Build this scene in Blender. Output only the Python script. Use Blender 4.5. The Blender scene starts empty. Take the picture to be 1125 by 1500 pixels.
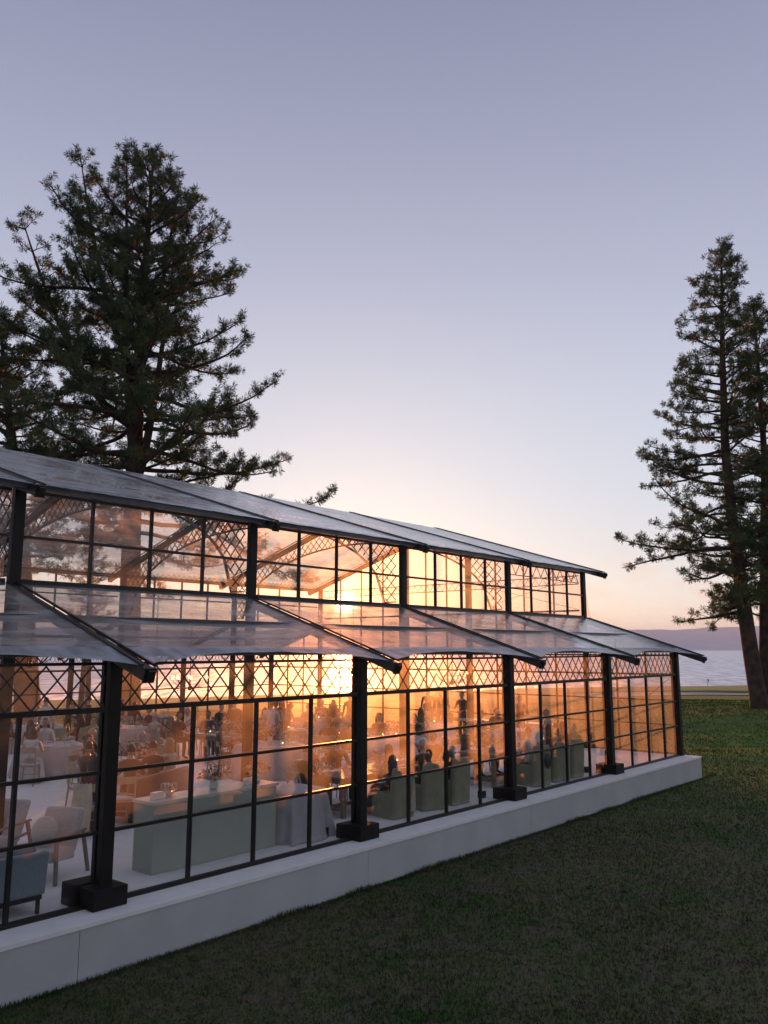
import bpy, bmesh, math, random
import numpy as np
from mathutils import Vector, Matrix
HAZE = True
R = math.radians
PI = math.pi
rnd = random.Random(7)
scene = bpy.context.scene
col = scene.collection

# ------------------------------------------------------------------ helpers
def tag(o, label=None, cat=None, group=None, kind=None):
    if label: o['label'] = label
    if cat: o['category'] = cat
    if group: o['group'] = group
    if kind: o['kind'] = kind
    return o

def empty(name, loc=(0, 0, 0), rz=0.0, parent=None):
    o = bpy.data.objects.new(name, None)
    o.empty_display_size = .2
    col.objects.link(o)
    o.location = loc
    o.rotation_euler = (0, 0, rz)
    if parent: o.parent = parent
    return o

def thing(name, label, cat, loc=(0, 0, 0), rz=0.0, group=None):
    return tag(empty(name, loc, rz), label, cat, group)

def copy_tree(o, parent=None):
    c = o.copy()
    col.objects.link(c)
    c.parent = parent
    for ch in o.children:
        copy_tree(ch, c)
    return c

class MB:
    """collects shapes, builds ONE mesh object"""
    def __init__(self):
        self.v = []; self.f = []; self.m = []; self.s = []
    def add(self, vs, fs, mi=0, smooth=False):
        b = len(self.v)
        self.v += [tuple(p) for p in vs]
        for f in fs:
            self.f.append(tuple(i + b for i in f)); self.m.append(mi); self.s.append(smooth)
        return self
    def box(self, a, b, mi=0):
        x0, y0, z0 = a; x1, y1, z1 = b
        vs = [(x0,y0,z0),(x1,y0,z0),(x1,y1,z0),(x0,y1,z0),(x0,y0,z1),(x1,y0,z1),(x1,y1,z1),(x0,y1,z1)]
        return self.add(vs, [(0,3,2,1),(4,5,6,7),(0,1,5,4),(1,2,6,5),(2,3,7,6),(3,0,4,7)], mi)
    def bar(self, p, q, w, h=None, mi=0, up=(0, 0, 1)):
        """rectangular bar from p to q, w across, h along 'up'"""
        h = h or w
        p = Vector(p); q = Vector(q); d = (q - p).normalized()
        u = Vector(up)
        if abs(d.dot(u)) > .98: u = Vector((0, 1, 0))
        s = d.cross(u).normalized(); u = s.cross(d).normalized()
        vs = []
        for c in (p, q):
            for a, b in ((-1,-1),(1,-1),(1,1),(-1,1)):
                vs.append(c + s * (a * w / 2) + u * (b * h / 2))
        return self.add(vs, [(0,1,2,3)[::-1],(4,5,6,7),(0,1,5,4),(1,2,6,5),(2,3,7,6),(3,0,4,7)][:], mi)
    def tube(self, pts, rad, n=8, mi=0, caps=True, smooth=True):
        pts = [Vector(p) for p in pts]
        if not hasattr(rad, '__len__'): rad = [rad] * len(pts)
        vs = []; prev = None
        for i, p in enumerate(pts):
            d = (pts[min(i+1, len(pts)-1)] - pts[max(i-1, 0)]).normalized()
            u = prev if prev is not None else (Vector((0,0,1)) if abs(d.z) < .9 else Vector((0,1,0)))
            s = d.cross(u).normalized(); u = s.cross(d).normalized(); prev = u
            for k in range(n):
                a = 2 * PI * k / n
                vs.append(p + (s * math.cos(a) + u * math.sin(a)) * rad[i])
        fs = []
        for i in range(len(pts) - 1):
            for k in range(n):
                k2 = (k + 1) % n
                fs.append((i*n+k, i*n+k2, (i+1)*n+k2, (i+1)*n+k))
        self.add(vs, fs, mi, smooth)
        if caps:
            b = len(self.v) - len(vs)
            self.f.append(tuple(b + k for k in range(n))[::-1]); self.m.append(mi); self.s.append(False)
            e = b + (len(pts)-1) * n
            self.f.append(tuple(e + k for k in range(n))); self.m.append(mi); self.s.append(False)
        return self
    def lathe(self, prof, c=(0,0,0), n=16, mi=0, smooth=True, sx=1, sy=1):
        vs = []
        for r, z in prof:
            for k in range(n):
                a = 2*PI*k/n
                vs.append((c[0] + r*sx*math.cos(a), c[1] + r*sy*math.sin(a), c[2] + z))
        fs = []
        for i in range(len(prof)-1):
            for k in range(n):
                k2 = (k+1) % n
                fs.append((i*n+k, i*n+k2, (i+1)*n+k2, (i+1)*n+k))
        if prof[0][0] > 1e-4: fs.append(tuple(range(n))[::-1])
        if prof[-1][0] > 1e-4: fs.append(tuple((len(prof)-1)*n + k for k in range(n)))
        return self.add(vs, fs, mi, smooth)
    def ball(self, c, r, n=8, mi=0, sx=1, sy=1, sz=1):
        prof = [(r*math.sin(PI*i/n)+1e-5, -r*math.cos(PI*i/n)*sz) for i in range(n+1)]
        return self.lathe(prof, c, n+2, mi, True, sx, sy)
    def build(self, name, mats, parent=None, bevel=0.0):
        me = bpy.data.meshes.new(name)
        me.from_pydata([tuple(p) for p in self.v], [], self.f)
        me.polygons.foreach_set('material_index', self.m)
        me.polygons.foreach_set('use_smooth', self.s)
        if not isinstance(mats, (list, tuple)): mats = [mats]
        for m in mats: me.materials.append(m)
        me.update()
        o = bpy.data.objects.new(name, me)
        col.objects.link(o)
        if parent: o.parent = parent
        if bevel:
            b = o.modifiers.new('bevel', 'BEVEL'); b.width = bevel; b.segments = 2
            b.limit_method = 'ANGLE'; b.angle_limit = R(40)
        return o

# ------------------------------------------------------------------ materials
def newmat(name):
    m = bpy.data.materials.new(name); m.use_nodes = True
    nt = m.node_tree; nt.nodes.clear()
    out = nt.nodes.new('ShaderNodeOutputMaterial')
    return m, nt, out

def pmat(name, c1, c2=None, rough=.6, scale=8, bump=0.0, bscale=40, metal=0, spec=.5, detail=5, sheen=0, coat=0):
    m, nt, out = newmat(name)
    N = nt.nodes.new; L = nt.links.new
    b = N('ShaderNodeBsdfPrincipled')
    b.inputs['Roughness'].default_value = rough
    b.inputs['Metallic'].default_value = metal
    b.inputs['Specular IOR Level'].default_value = spec
    b.inputs['Sheen Weight'].default_value = sheen
    b.inputs['Coat Weight'].default_value = coat
    tc = N('ShaderNodeTexCoord')
    no = N('ShaderNodeTexNoise'); no.inputs['Scale'].default_value = scale; no.inputs['Detail'].default_value = detail
    L(tc.outputs['Object'], no.inputs['Vector'])
    mx = N('ShaderNodeMix'); mx.data_type = 'RGBA'
    rp = N('ShaderNodeMapRange'); rp.inputs[1].default_value = .35; rp.inputs[2].default_value = .65
    L(no.outputs['Fac'], rp.inputs[0]); L(rp.outputs[0], mx.inputs[0])
    c2 = c2 or tuple(x * .8 for x in c1)
    mx.inputs[6].default_value = (*c1, 1); mx.inputs[7].default_value = (*c2, 1)
    L(mx.outputs[2], b.inputs['Base Color'])
    if bump:
        n2 = N('ShaderNodeTexNoise'); n2.inputs['Scale'].default_value = bscale; n2.inputs['Detail'].default_value = 4
        L(tc.outputs['Object'], n2.inputs['Vector'])
        bp = N('ShaderNodeBump'); bp.inputs['Strength'].default_value = bump; bp.inputs['Distance'].default_value = .02
        L(n2.outputs['Fac'], bp.inputs['Height']); L(bp.outputs[0], b.inputs['Normal'])
    L(b.outputs[0], out.inputs[0])
    return m

def vinyl(name, scat, transl, tint=(.93,.93,.93), ripple=.25, rscale=3.0, rrough=.06, scat_rough=.9, wide=.015, stretch=(1,1,1), film=(.5,.55,.62), haze=.0, gl=1.0, cap=1.0, dust=(.6, 1.4)):
    """clear tent vinyl: see-through sheet, a little forward scatter from dust and wear, glossy with ripples"""
    m, nt, out = newmat(name)
    N = nt.nodes.new; L = nt.links.new
    tc = N('ShaderNodeTexCoord')
    mp = N('ShaderNodeMapping'); mp.inputs['Scale'].default_value = stretch
    L(tc.outputs['Object'], mp.inputs['Vector'])
    n1 = N('ShaderNodeTexNoise'); n1.inputs['Scale'].default_value = rscale; n1.inputs['Detail'].default_value = 5
    n1.inputs['Distortion'].default_value = 1.2; n1.inputs['Roughness'].default_value = .6
    L(mp.outputs[0], n1.inputs['Vector'])
    bp = N('ShaderNodeBump'); bp.inputs['Strength'].default_value = ripple; bp.inputs['Distance'].default_value = .05
    L(n1.outputs['Fac'], bp.inputs['Height'])
    tr = N('ShaderNodeBsdfTransparent'); tr.inputs[0].default_value = (*tint, 1)
    rf = N('ShaderNodeBsdfRefraction'); rf.inputs['IOR'].default_value = 1.25; rf.inputs['Roughness'].default_value = scat_rough
    tl = N('ShaderNodeBsdfTranslucent'); tl.inputs[0].default_value = (*film, 1)
    df = N('ShaderNodeBsdfDiffuse'); df.inputs[0].default_value = (*film, 1)
    gs = N('ShaderNodeBsdfGlossy'); gs.inputs['Roughness'].default_value = rrough
    L(bp.outputs[0], gs.inputs['Normal'])
    # uneven dust
    n2 = N('ShaderNodeTexNoise'); n2.inputs['Scale'].default_value = 1.3; n2.inputs['Detail'].default_value = 6
    L(mp.outputs[0], n2.inputs['Vector'])
    mr = N('ShaderNodeMapRange'); mr.inputs[1].default_value = .3; mr.inputs[2].default_value = .7
    mr.inputs[3].default_value = dust[0]; mr.inputs[4].default_value = dust[1]
    L(n2.outputs['Fac'], mr.inputs[0])
    def mixer(a, b, w, scaled=True):
        mx = N('ShaderNodeMixShader'); L(a, mx.inputs[1]); L(b, mx.inputs[2])
        if scaled:
            mu = N('ShaderNodeMath'); mu.operation = 'MULTIPLY'; mu.inputs[1].default_value = w
            L(mr.outputs[0], mu.inputs[0]); L(mu.outputs[0], mx.inputs[0])
        else: mx.inputs[0].default_value = w
        return mx.outputs[0]
    rf2 = N('ShaderNodeBsdfRefraction'); rf2.inputs['IOR'].default_value = .8; rf2.inputs['Roughness'].default_value = scat_rough
    s = mixer(tr.outputs[0], rf.outputs[0], scat*.6)
    s = mixer(s, rf2.outputs[0], scat*.6)
    for io in (1.5, .67):      # wider glow
        r3 = N('ShaderNodeBsdfRefraction'); r3.inputs['IOR'].default_value = io; r3.inputs['Roughness'].default_value = .9
        s = mixer(s, r3.outputs[0], wide)
    s = mixer(s, tl.outputs[0], transl)
    if haze:      # dust on the film: the flatter it is looked along, the more of it is seen
        lf = N('ShaderNodeLayerWeight'); lf.inputs['Blend'].default_value = .5
        iv = N('ShaderNodeMath'); iv.operation = 'SUBTRACT'; iv.inputs[0].default_value = 1.0; L(lf.outputs['Facing'], iv.inputs[1])
        dv = N('ShaderNodeMath'); dv.operation = 'DIVIDE'; dv.inputs[0].default_value = haze; L(iv.outputs[0], dv.inputs[1])
        mn = N('ShaderNodeMath'); mn.operation = 'MINIMUM'; mn.inputs[1].default_value = .85; L(dv.outputs[0], mn.inputs[0])
        mh = N('ShaderNodeMath'); mh.operation = 'MULTIPLY'; mh.use_clamp = True; L(mn.outputs[0], mh.inputs[0]); L(mr.outputs[0], mh.inputs[1])
        mxh = N('ShaderNodeMixShader'); L(mh.outputs[0], mxh.inputs[0]); L(s, mxh.inputs[1]); L(df.outputs[0], mxh.inputs[2]); s = mxh.outputs[0]
    lw = N('ShaderNodeLayerWeight'); lw.inputs['Blend'].default_value = .5
    L(bp.outputs[0], lw.inputs['Normal'])
    pw = N('ShaderNodeMath'); pw.operation = 'POWER'; pw.inputs[1].default_value = 4.0
    L(lw.outputs['Facing'], pw.inputs[0])
    m2 = N('ShaderNodeMath'); m2.operation = 'MULTIPLY_ADD'; m2.inputs[1].default_value = .85 * gl; m2.inputs[2].default_value = .025
    m2.use_clamp = True
    L(pw.outputs[0], m2.inputs[0])
    mc = N('ShaderNodeMath'); mc.operation = 'MINIMUM'; mc.inputs[1].default_value = cap; L(m2.outputs[0], mc.inputs[0])
    mx = N('ShaderNodeMixShader'); L(mc.outputs[0], mx.inputs[0]); L(s, mx.inputs[1]); L(gs.outputs[0], mx.inputs[2])
    L(mx.outputs[0], out.inputs[0])
    return m

def emat(name, c, s):
    m, nt, out = newmat(name)
    e = nt.nodes.new('ShaderNodeEmission'); e.inputs[0].default_value = (*c, 1); e.inputs[1].default_value = s
    nt.links.new(e.outputs[0], out.inputs[0]); return m

M = {}
M['post'] = pmat('dark bronze paint', (.008,.007,.006), (.013,.011,.009), rough=.5, scale=3, bump=.08, bscale=60, spec=.25)
M['block'] = pmat('black ballast box', (.008,.0075,.0075), (.013,.012,.011), rough=.65, scale=5, bump=.1, spec=.2)
M['frame'] = pmat('dark window frame', (.010,.009,.009), (.016,.014,.013), rough=.4, scale=4, spec=.35)
M['lattice'] = pmat('dark lattice', (.018,.016,.015), (.03,.026,.023), rough=.5)
M['beam'] = pmat('rafter aluminium', (.045,.047,.052), (.07,.072,.078), rough=.33, scale=3, metal=.4)
M['pane'] = vinyl('clear wall vinyl', .036, .012, wide=.005, dust=(.5, 1.5), tint=(.93,.925,.92), ripple=.06, rscale=1.1, rrough=.05, film=(.75,.72,.68), gl=.8)
M['pane_end'] = vinyl('clear gable vinyl', .035, .035, tint=(.84,.79,.75), ripple=.12, rscale=1.1, rrough=.08, film=(.75,.6,.5), gl=.6)
M['pane_far'] = vinyl('clear far wall vinyl', .015, .02, tint=(.97,.965,.96), ripple=.12, rscale=1.1, rrough=.08, film=(.75,.7,.65), gl=.5)
M['pane_up'] = vinyl('clear clerestory vinyl', .02, .018, wide=.006, tint=(.92,.91,.90), ripple=.10, rscale=1.6, rrough=.04, film=(.7,.66,.62), gl=.9)
M['roof'] = vinyl('clear roof vinyl', .08, .07, tint=(.95,.95,.96), ripple=.22, rscale=2.0, rrough=.16, stretch=(.6,2.2,1), film=(.78,.78,.81), haze=.048, gl=1.5, cap=.7, dust=(.1, 2.2))
M['valance'] = vinyl('eave vinyl hem', .05, .12, tint=(.6,.62,.66), ripple=.12, rscale=4, rrough=.2, stretch=(3,1,1), film=(.45,.47,.52), haze=.16, gl=.9)
M['carpet'] = pmat('white deck carpet', (.84,.82,.81), (.77,.755,.75), rough=.95, scale=3.5, bump=.5, bscale=180, spec=.1)
M['skirt'] = pmat('pale deck skirt', (.48,.49,.475), (.43,.44,.428), rough=.8, scale=1.5, bump=.12, bscale=25, spec=.15)
M['sage'] = pmat('sage paint', (.37,.405,.345), (.34,.375,.315), rough=.6, scale=2)
M['sagetop'] = pmat('pale counter top', (.60,.60,.54), (.54,.54,.48), rough=.3, scale=2)
M['grey_cloth'] = pmat('grey linen', (.40,.40,.41), (.34,.34,.35), rough=.9, scale=4, bump=.4, bscale=30, sheen=.3)
M['pink_cloth'] = pmat('blush linen', (.50,.42,.39), (.42,.35,.33), rough=.9, scale=4, bump=.3, bscale=30, sheen=.3)
M['white_cloth'] = pmat('white linen', (.66,.62,.59), (.58,.54,.52), rough=.9, scale=4, bump=.3, bscale=30, sheen=.3)
M['wood'] = pmat('pale oak', (.46,.34,.24), (.36,.26,.17), rough=.5, scale=6, bump=.15, bscale=40)
M['wood2'] = pmat('weathered table wood', (.22,.16,.115), (.14,.10,.07), rough=.55, scale=7, bump=.2, bscale=40)
M['black'] = pmat('black iron', (.01,.01,.01), (.018,.017,.016), rough=.4, scale=6)
M['cushion'] = pmat('white cushion', (.62,.60,.58), (.54,.52,.50), rough=.9, scale=6, bump=.2, sheen=.2)
M['slip'] = pmat('sage slipcover', (.26,.265,.17), (.20,.205,.13), rough=.92, scale=5, bump=.35, bscale=18, sheen=.3)
M['bluefab'] = pmat('grey blue upholstery', (.20,.255,.285), (.17,.22,.25), rough=.9, scale=30, bump=.3, bscale=150, sheen=.3)
M['beigefab'] = pmat('grey beige upholstery', (.46,.45,.43), (.39,.38,.365), rough=.92, scale=30, bump=.3, bscale=150, sheen=.3)
M['brownvelvet'] = pmat('brown velvet', (.10,.035,.012), (.065,.022,.008), rough=.8, scale=4, bump=.2, sheen=.5)
M['greywood'] = pmat('grey wood', (.20,.175,.155), (.14,.12,.11), rough=.6, scale=8)
M['porcelain'] = pmat('white porcelain', (.75,.73,.70), (.70,.68,.66), rough=.15, scale=3)
M['shawl'] = pmat('ivory shawl', (.62,.56,.44), (.50,.45,.35), rough=.9, scale=9, bump=.5, bscale=30)
M['bark'] = pmat('pine bark', (.085,.052,.036), (.025,.016,.012), rough=.9, scale=2.2, bump=1.0, bscale=9, detail=8)
M['petal_w'] = pmat('cream petals', (.70,.62,.52), (.60,.45,.36), rough=.7, scale=9)
M['petal_p'] = pmat('blush petals', (.60,.33,.25), (.62,.48,.38), rough=.7, scale=9)
M['leafg'] = pmat('stem green', (.055,.08,.035), (.03,.05,.02), rough=.6, scale=9)
M['cable'] = pmat('steel cable', (.08,.07,.065), (.05,.045,.04), rough=.4, metal=.5)
M['flame'] = emat('candle flame', (1.0, .42, .10), 12)
M['bulb'] = emat('warm bulb', (1.0, .40, .09), 10)
def glassmat():
    m, nt, out = newmat('drinking glass'); N = nt.nodes.new; L = nt.links.new
    tr = N('ShaderNodeBsdfTransparent'); tr.inputs[0].default_value = (.9,.9,.9,1)
    gs = N('ShaderNodeBsdfGlossy'); gs.inputs['Roughness'].default_value = .05
    lw = N('ShaderNodeLayerWeight'); lw.inputs[0].default_value = .35
    mx = N('ShaderNodeMixShader'); L(lw.outputs['Facing'], mx.inputs[0]); L(tr.outputs[0], mx.inputs[1]); L(gs.outputs[0], mx.inputs[2])
    L(mx.outputs[0], out.inputs[0]); return m
M['glass'] = glassmat()
def needles():
    m, nt, out = newmat('pine needles'); N = nt.nodes.new; L = nt.links.new
    tc = N('ShaderNodeTexCoord')
    no = N('ShaderNodeTexNoise'); no.inputs['Scale'].default_value = .55; no.inputs['Detail'].default_value = 6
    L(tc.outputs['Object'], no.inputs['Vector'])
    mr = N('ShaderNodeMapRange'); mr.inputs[1].default_value = .35; mr.inputs[2].default_value = .65
    L(no.outputs['Fac'], mr.inputs[0])
    mx = N('ShaderNodeMix'); mx.data_type = 'RGBA'
    mx.inputs[6].default_value = (.040,.072,.030,1); mx.inputs[7].default_value = (.10,.135,.050,1)
    L(mr.outputs[0], mx.inputs[0])
    d = N('ShaderNodeBsdfPrincipled'); d.inputs['Roughness'].default_value = .6; d.inputs['Specular IOR Level'].default_value = .3
    t = N('ShaderNodeBsdfTranslucent')
    L(mx.outputs[2], d.inputs['Base Color']); L(mx.outputs[2], t.inputs[0])
    s = N('ShaderNodeMixShader'); s.inputs[0].default_value = .12
    L(d.outputs[0], s.inputs[1]); L(t.outputs[0], s.inputs[2]); L(s.outputs[0], out.inputs[0]); return m
M['needle'] = needles()

# ------------------------------------------------------------------ camera (solved from the photograph)
CAM = Vector((-1.3102, -9.0598, 3.2429)); YAW = .86930; PITCH = .16362; F = 1215.564
fw = Vector((math.sin(YAW)*math.cos(PITCH), math.cos(YAW)*math.cos(PITCH), math.sin(PITCH)))
rt = Vector((math.cos(YAW), -math.sin(YAW), 0)); up = rt.cross(fw)
cd = bpy.data.cameras.new('camera'); cam = bpy.data.objects.new('camera', cd); col.objects.link(cam)
cam.matrix_world = Matrix(((rt.x, up.x, -fw.x, CAM.x), (rt.y, up.y, -fw.y, CAM.y), (rt.z, up.z, -fw.z, CAM.z), (0,0,0,1)))
cd.sensor_fit = 'VERTICAL'; cd.sensor_height = 36; cd.lens = 36 * F / 1500
cd.clip_start = .1; cd.clip_end = 40000
scene.camera = cam
scene.render.resolution_x = 768; scene.render.resolution_y = 1024

# ------------------------------------------------------------------ light
SUN_AZ = R(47.1); SUN_EL = R(3.0)
sdir = Vector((math.sin(SUN_AZ)*math.cos(SUN_EL), math.cos(SUN_AZ)*math.cos(SUN_EL), math.sin(SUN_EL)))
sl = bpy.data.lights.new('sun', 'SUN'); sl.energy = 5; sl.angle = R(.6); sl.color = (1.0, .29, .07); sl.specular_factor = .12
so = bpy.data.objects.new('sun', sl); col.objects.link(so)
so.rotation_euler = sdir.to_track_quat('Z', 'Y').to_euler(); so.location = (20, 20, 30)

def lin(c): return tuple(((x/255+.055)/1.055)**2.4 if x/255 > .04045 else x/255/12.92 for x in c)
w = bpy.data.worlds.new('World'); scene.world = w; w.use_nodes = True
nt = w.node_tree; nt.nodes.clear(); N = nt.nodes.new; L = nt.links.new
wo = N('ShaderNodeOutputWorld'); bg = N('ShaderNodeBackground'); L(bg.outputs[0], wo.inputs[0])
tc = N('ShaderNodeTexCoord'); sx = N('ShaderNodeSeparateXYZ'); L(tc.outputs['Generated'], sx.inputs[0])
asn = N('ShaderNodeMath'); asn.operation = 'ARCSINE'; L(sx.outputs['Z'], asn.inputs[0])
mr = N('ShaderNodeMapRange'); mr.inputs[1].default_value = 0; mr.inputs[2].default_value = PI/2; L(asn.outputs[0], mr.inputs[0])
rp = N('ShaderNodeValToRGB'); L(mr.outputs[0], rp.inputs[0])
stops = [(0,(250,238,222)),(1.6,(248,240,228)),(3.6,(226,228,229)),(6.5,(206,213,224)),(10.5,(196,205,221)),(17,(187,193,211)),(25,(168,172,194)),(33,(149,153,177)),(41,(132,136,161)),(58,(178,182,200)),(90,(196,200,214))]
cr = rp.color_ramp
while len(cr.elements) < len(stops): cr.elements.new(.5)
for e, (a, c) in zip(cr.elements, stops): e.position = a/90; e.color = (*lin(c), 1)
# darker, cooler away from the sunset
dt = N('ShaderNodeVectorMath'); dt.operation = 'DOT_PRODUCT'; L(tc.outputs['Generated'], dt.inputs[0]); dt.inputs[1].default_value = (math.sin(SUN_AZ), math.cos(SUN_AZ), 0)
ma = N('ShaderNodeMapRange'); ma.interpolation_type = 'SMOOTHSTEP'; ma.inputs[1].default_value = -.7; ma.inputs[2].default_value = .75; L(dt.outputs['Value'], ma.inputs[0])
tint = N('ShaderNodeMix'); tint.data_type = 'RGBA'; tint.inputs[6].default_value = (.70,.74,.78,1); tint.inputs[7].default_value = (1,1,1,1); L(ma.outputs[0], tint.inputs[0])
mul = N('ShaderNodeMix'); mul.data_type = 'RGBA'; mul.blend_type = 'MULTIPLY'; mul.inputs[0].default_value = 1
L(rp.outputs[0], mul.inputs[6]); L(tint.outputs[2], mul.inputs[7])
# glow round the low sun
ds = N('ShaderNodeVectorMath'); ds.operation = 'DOT_PRODUCT'; L(tc.outputs['Generated'], ds.inputs[0]); ds.inputs[1].default_value = tuple(sdir)
def glow(power, colr):
    p = N('ShaderNodeMath'); p.operation = 'POWER'; p.inputs[1].default_value = power
    mxx = N('ShaderNodeMath'); mxx.operation = 'MAXIMUM'; mxx.inputs[1].default_value = 0; L(ds.outputs['Value'], mxx.inputs[0]); L(mxx.outputs[0], p.inputs[0])
    v = N('ShaderNodeVectorMath'); v.operation = 'SCALE'; v.inputs[0].default_value = colr; L(p.outputs[0], v.inputs['Scale']); return v.outputs[0]
def addv(a, b):
    v = N('ShaderNodeVectorMath'); v.operation = 'ADD'; L(a, v.inputs[0]); L(b, v.inputs[1]); return v.outputs[0]
g = addv(glow(26000, (60, 38, 20)), glow(1300, (.65, .36, .17)))
g = addv(g, glow(80, (.03, .015, .006)))
# low streaky clouds near the horizon
mp = N('ShaderNodeMapping'); mp.inputs['Scale'].default_value = (14, 14, 46); L(tc.outputs['Generated'], mp.inputs[0])
cn = N('ShaderNodeTexNoise'); cn.inputs['Scale'].default_value = 1.0; cn.inputs['Detail'].default_value = 7; L(mp.outputs[0], cn.inputs[0])
cm = N('ShaderNodeMapRange'); cm.inputs[1].default_value = .50; cm.inputs[2].default_value = .66; L(cn.outputs['Fac'], cm.inputs[0])
b1 = N('ShaderNodeMapRange'); b1.interpolation_type = 'SMOOTHSTEP'; b1.inputs[1].default_value = R(7.5); b1.inputs[2].default_value = R(3.5); L(asn.outputs[0], b1.inputs[0])
cmul = N('ShaderNodeMath'); cmul.operation = 'MULTIPLY'; L(cm.outputs[0], cmul.inputs[0]); L(b1.outputs[0], cmul.inputs[1])
cmu2 = N('ShaderNodeMath'); cmu2.operation = 'MULTIPLY'; cmu2.inputs[1].default_value = .32; L(cmul.outputs[0], cmu2.inputs[0])
cmx = N('ShaderNodeMix'); cmx.data_type = 'RGBA'; L(cmu2.outputs[0], cmx.inputs[0]); L(mul.outputs[2], cmx.inputs[6]); cmx.inputs[7].default_value = (.80,.46,.34,1)
sk = N('ShaderNodeTexSky'); sk.sky_type = 'NISHITA'; sk.sun_disc = False; sk.sun_elevation = SUN_EL; sk.sun_rotation = SUN_AZ
sk.dust_density = 1.5; sk.ozone_density = 2
sks = N('ShaderNodeVectorMath'); sks.operation = 'SCALE'; sks.inputs['Scale'].default_value = .035; L(sk.outputs[0], sks.inputs[0])
tot = addv(addv(cmx.outputs[2], g), sks.outputs[0])
L(tot, bg.inputs[0]); bg.inputs[1].default_value = .62
scene.view_settings.view_transform = 'Standard'; scene.view_settings.look = 'None'
scene.view_settings.exposure = .80; scene.view_settings.gamma = 1
scene.cycles.transparent_max_bounces = 40; scene.cycles.max_bounces = 8
scene.cycles.caustics_reflective = False; scene.cycles.caustics_refractive = True
scene.cycles.sample_clamp_indirect = 3

# ------------------------------------------------------------------ ground, lake, hills
def smooth(a, b, x):
    t = min(1, max(0, (x - a) / (b - a))); return t * t * (3 - 2 * t)
SN = (.48, .877)
def shore_wob(x, y):
    t = x * SN[1] - y * SN[0]
    return 2.2 * math.sin(t * .045 + 1) + 1.1 * math.sin(t * .13)
def terr(x, y):
    s = SN[0] * x + SN[1] * y + shore_wob(x, y)
    if s < 32: z = -.64
    elif s < 107: z = -.64 - 2.36 * (s - 32) / 75
    else: z = -3.0 - min(2.5, (s - 107) * .05)
    dx = max(-0.5 - x, x - 25.1, 0); dy = max(.49 - y, y - 20.4, 0)
    m = smooth(.3, 7, math.hypot(dx, dy)) * smooth(104, 90, s)
    z += m * (.10 * math.sin(x * .31 + .8) * math.cos(y * .27 + .3) + .05 * math.sin(x * .83 + y * .6))
    z += .72 * math.exp(-((x - 46.4)**2 + (y - 5.6)**2) / 38.0)
    z += .35 * m * math.exp(-((x - 38)**2 / 60 + (y + 2)**2 / 30)) - .22 * m * math.exp(-((x - 36)**2 / 18 + (y - 8)**2 / 60))
    z += .5 * math.exp(-((x - 62)**2 / 90 + (y - 12)**2 / 260))
    return z

def ground_mat():
    m, nt, out = newmat('mown lawn'); N = nt.nodes.new; L = nt.links.new
    tc = N('ShaderNodeTexCoord')
    def noise(s, d=6, dist=0):
        n = N('ShaderNodeTexNoise'); n.inputs['Scale'].default_value = s; n.inputs['Detail'].default_value = d; n.inputs['Distortion'].default_value = dist
        L(tc.outputs['Object'], n.inputs['Vector']); return n.outputs['Fac']
    def mrange(v, a, b, c=0, d=1):
        r = N('ShaderNodeMapRange'); r.inputs[1].default_value = a; r.inputs[2].default_value = b; r.inputs[3].default_value = c; r.inputs[4].default_value = d
        L(v, r.inputs[0]); return r.outputs[0]
    def mix(f, a, b):
        x = N('ShaderNodeMix'); x.data_type = 'RGBA'; L(f, x.inputs[0])
        for s, i in ((a, 6), (b, 7)):
            if isinstance(s, tuple): x.inputs[i].default_value = (*s, 1)
            else: L(s, x.inputs[i])
        return x.outputs[2]
    c = mix(mrange(noise(.22, 8, .9), .42, .58), (.030, .066, .014), (.078, .080, .036))
    c = mix(mrange(noise(1.7, 7), .42, .66), c, (.088, .074, .053))
    c = mix(mrange(noise(6, 8), .45, .7, 0, .7), c, (.022, .042, .012))
    c = mix(mrange(noise(60, 3), .5, .8, 0, .3), c, (.10, .09, .055))
    # greener on the far fairway
    sp = N('ShaderNodeVectorMath'); sp.operation = 'DOT_PRODUCT'; sp.inputs[1].default_value = (.86, .5, 0); L(tc.outputs['Object'], sp.inputs[0])
    fr = mrange(sp.outputs['Value'], 13, 28)
    far = mix(mrange(noise(.12, 6), .35, .65), (.080, .150, .024), (.120, .160, .038))
    far = mix(mrange(noise(1.2, 6), .4, .75, 0, .6), far, (.032, .055, .015))
    c = mix(fr, c, far)
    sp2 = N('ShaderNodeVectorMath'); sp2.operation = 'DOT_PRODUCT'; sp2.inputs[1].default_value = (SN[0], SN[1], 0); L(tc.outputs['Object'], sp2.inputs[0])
    c = mix(mrange(sp2.outputs['Value'], 55, 75), c, (.24, .24, .09))  # sunset glow on the grass towards the shore, put into its colour
    b = N('ShaderNodeBsdfPrincipled'); b.inputs['Roughness'].default_value = .9; b.inputs['Specular IOR Level'].default_value = .15
    L(c, b.inputs['Base Color'])
    bp = N('ShaderNodeBump'); bp.inputs['Strength'].default_value = .9; bp.inputs['Distance'].default_value = .05
    L(noise(14, 10), bp.inputs['Height']); L(bp.outputs[0], b.inputs['Normal'])
    L(b.outputs[0], out.inputs[0]); return m
M['lawn'] = ground_mat()
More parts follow.
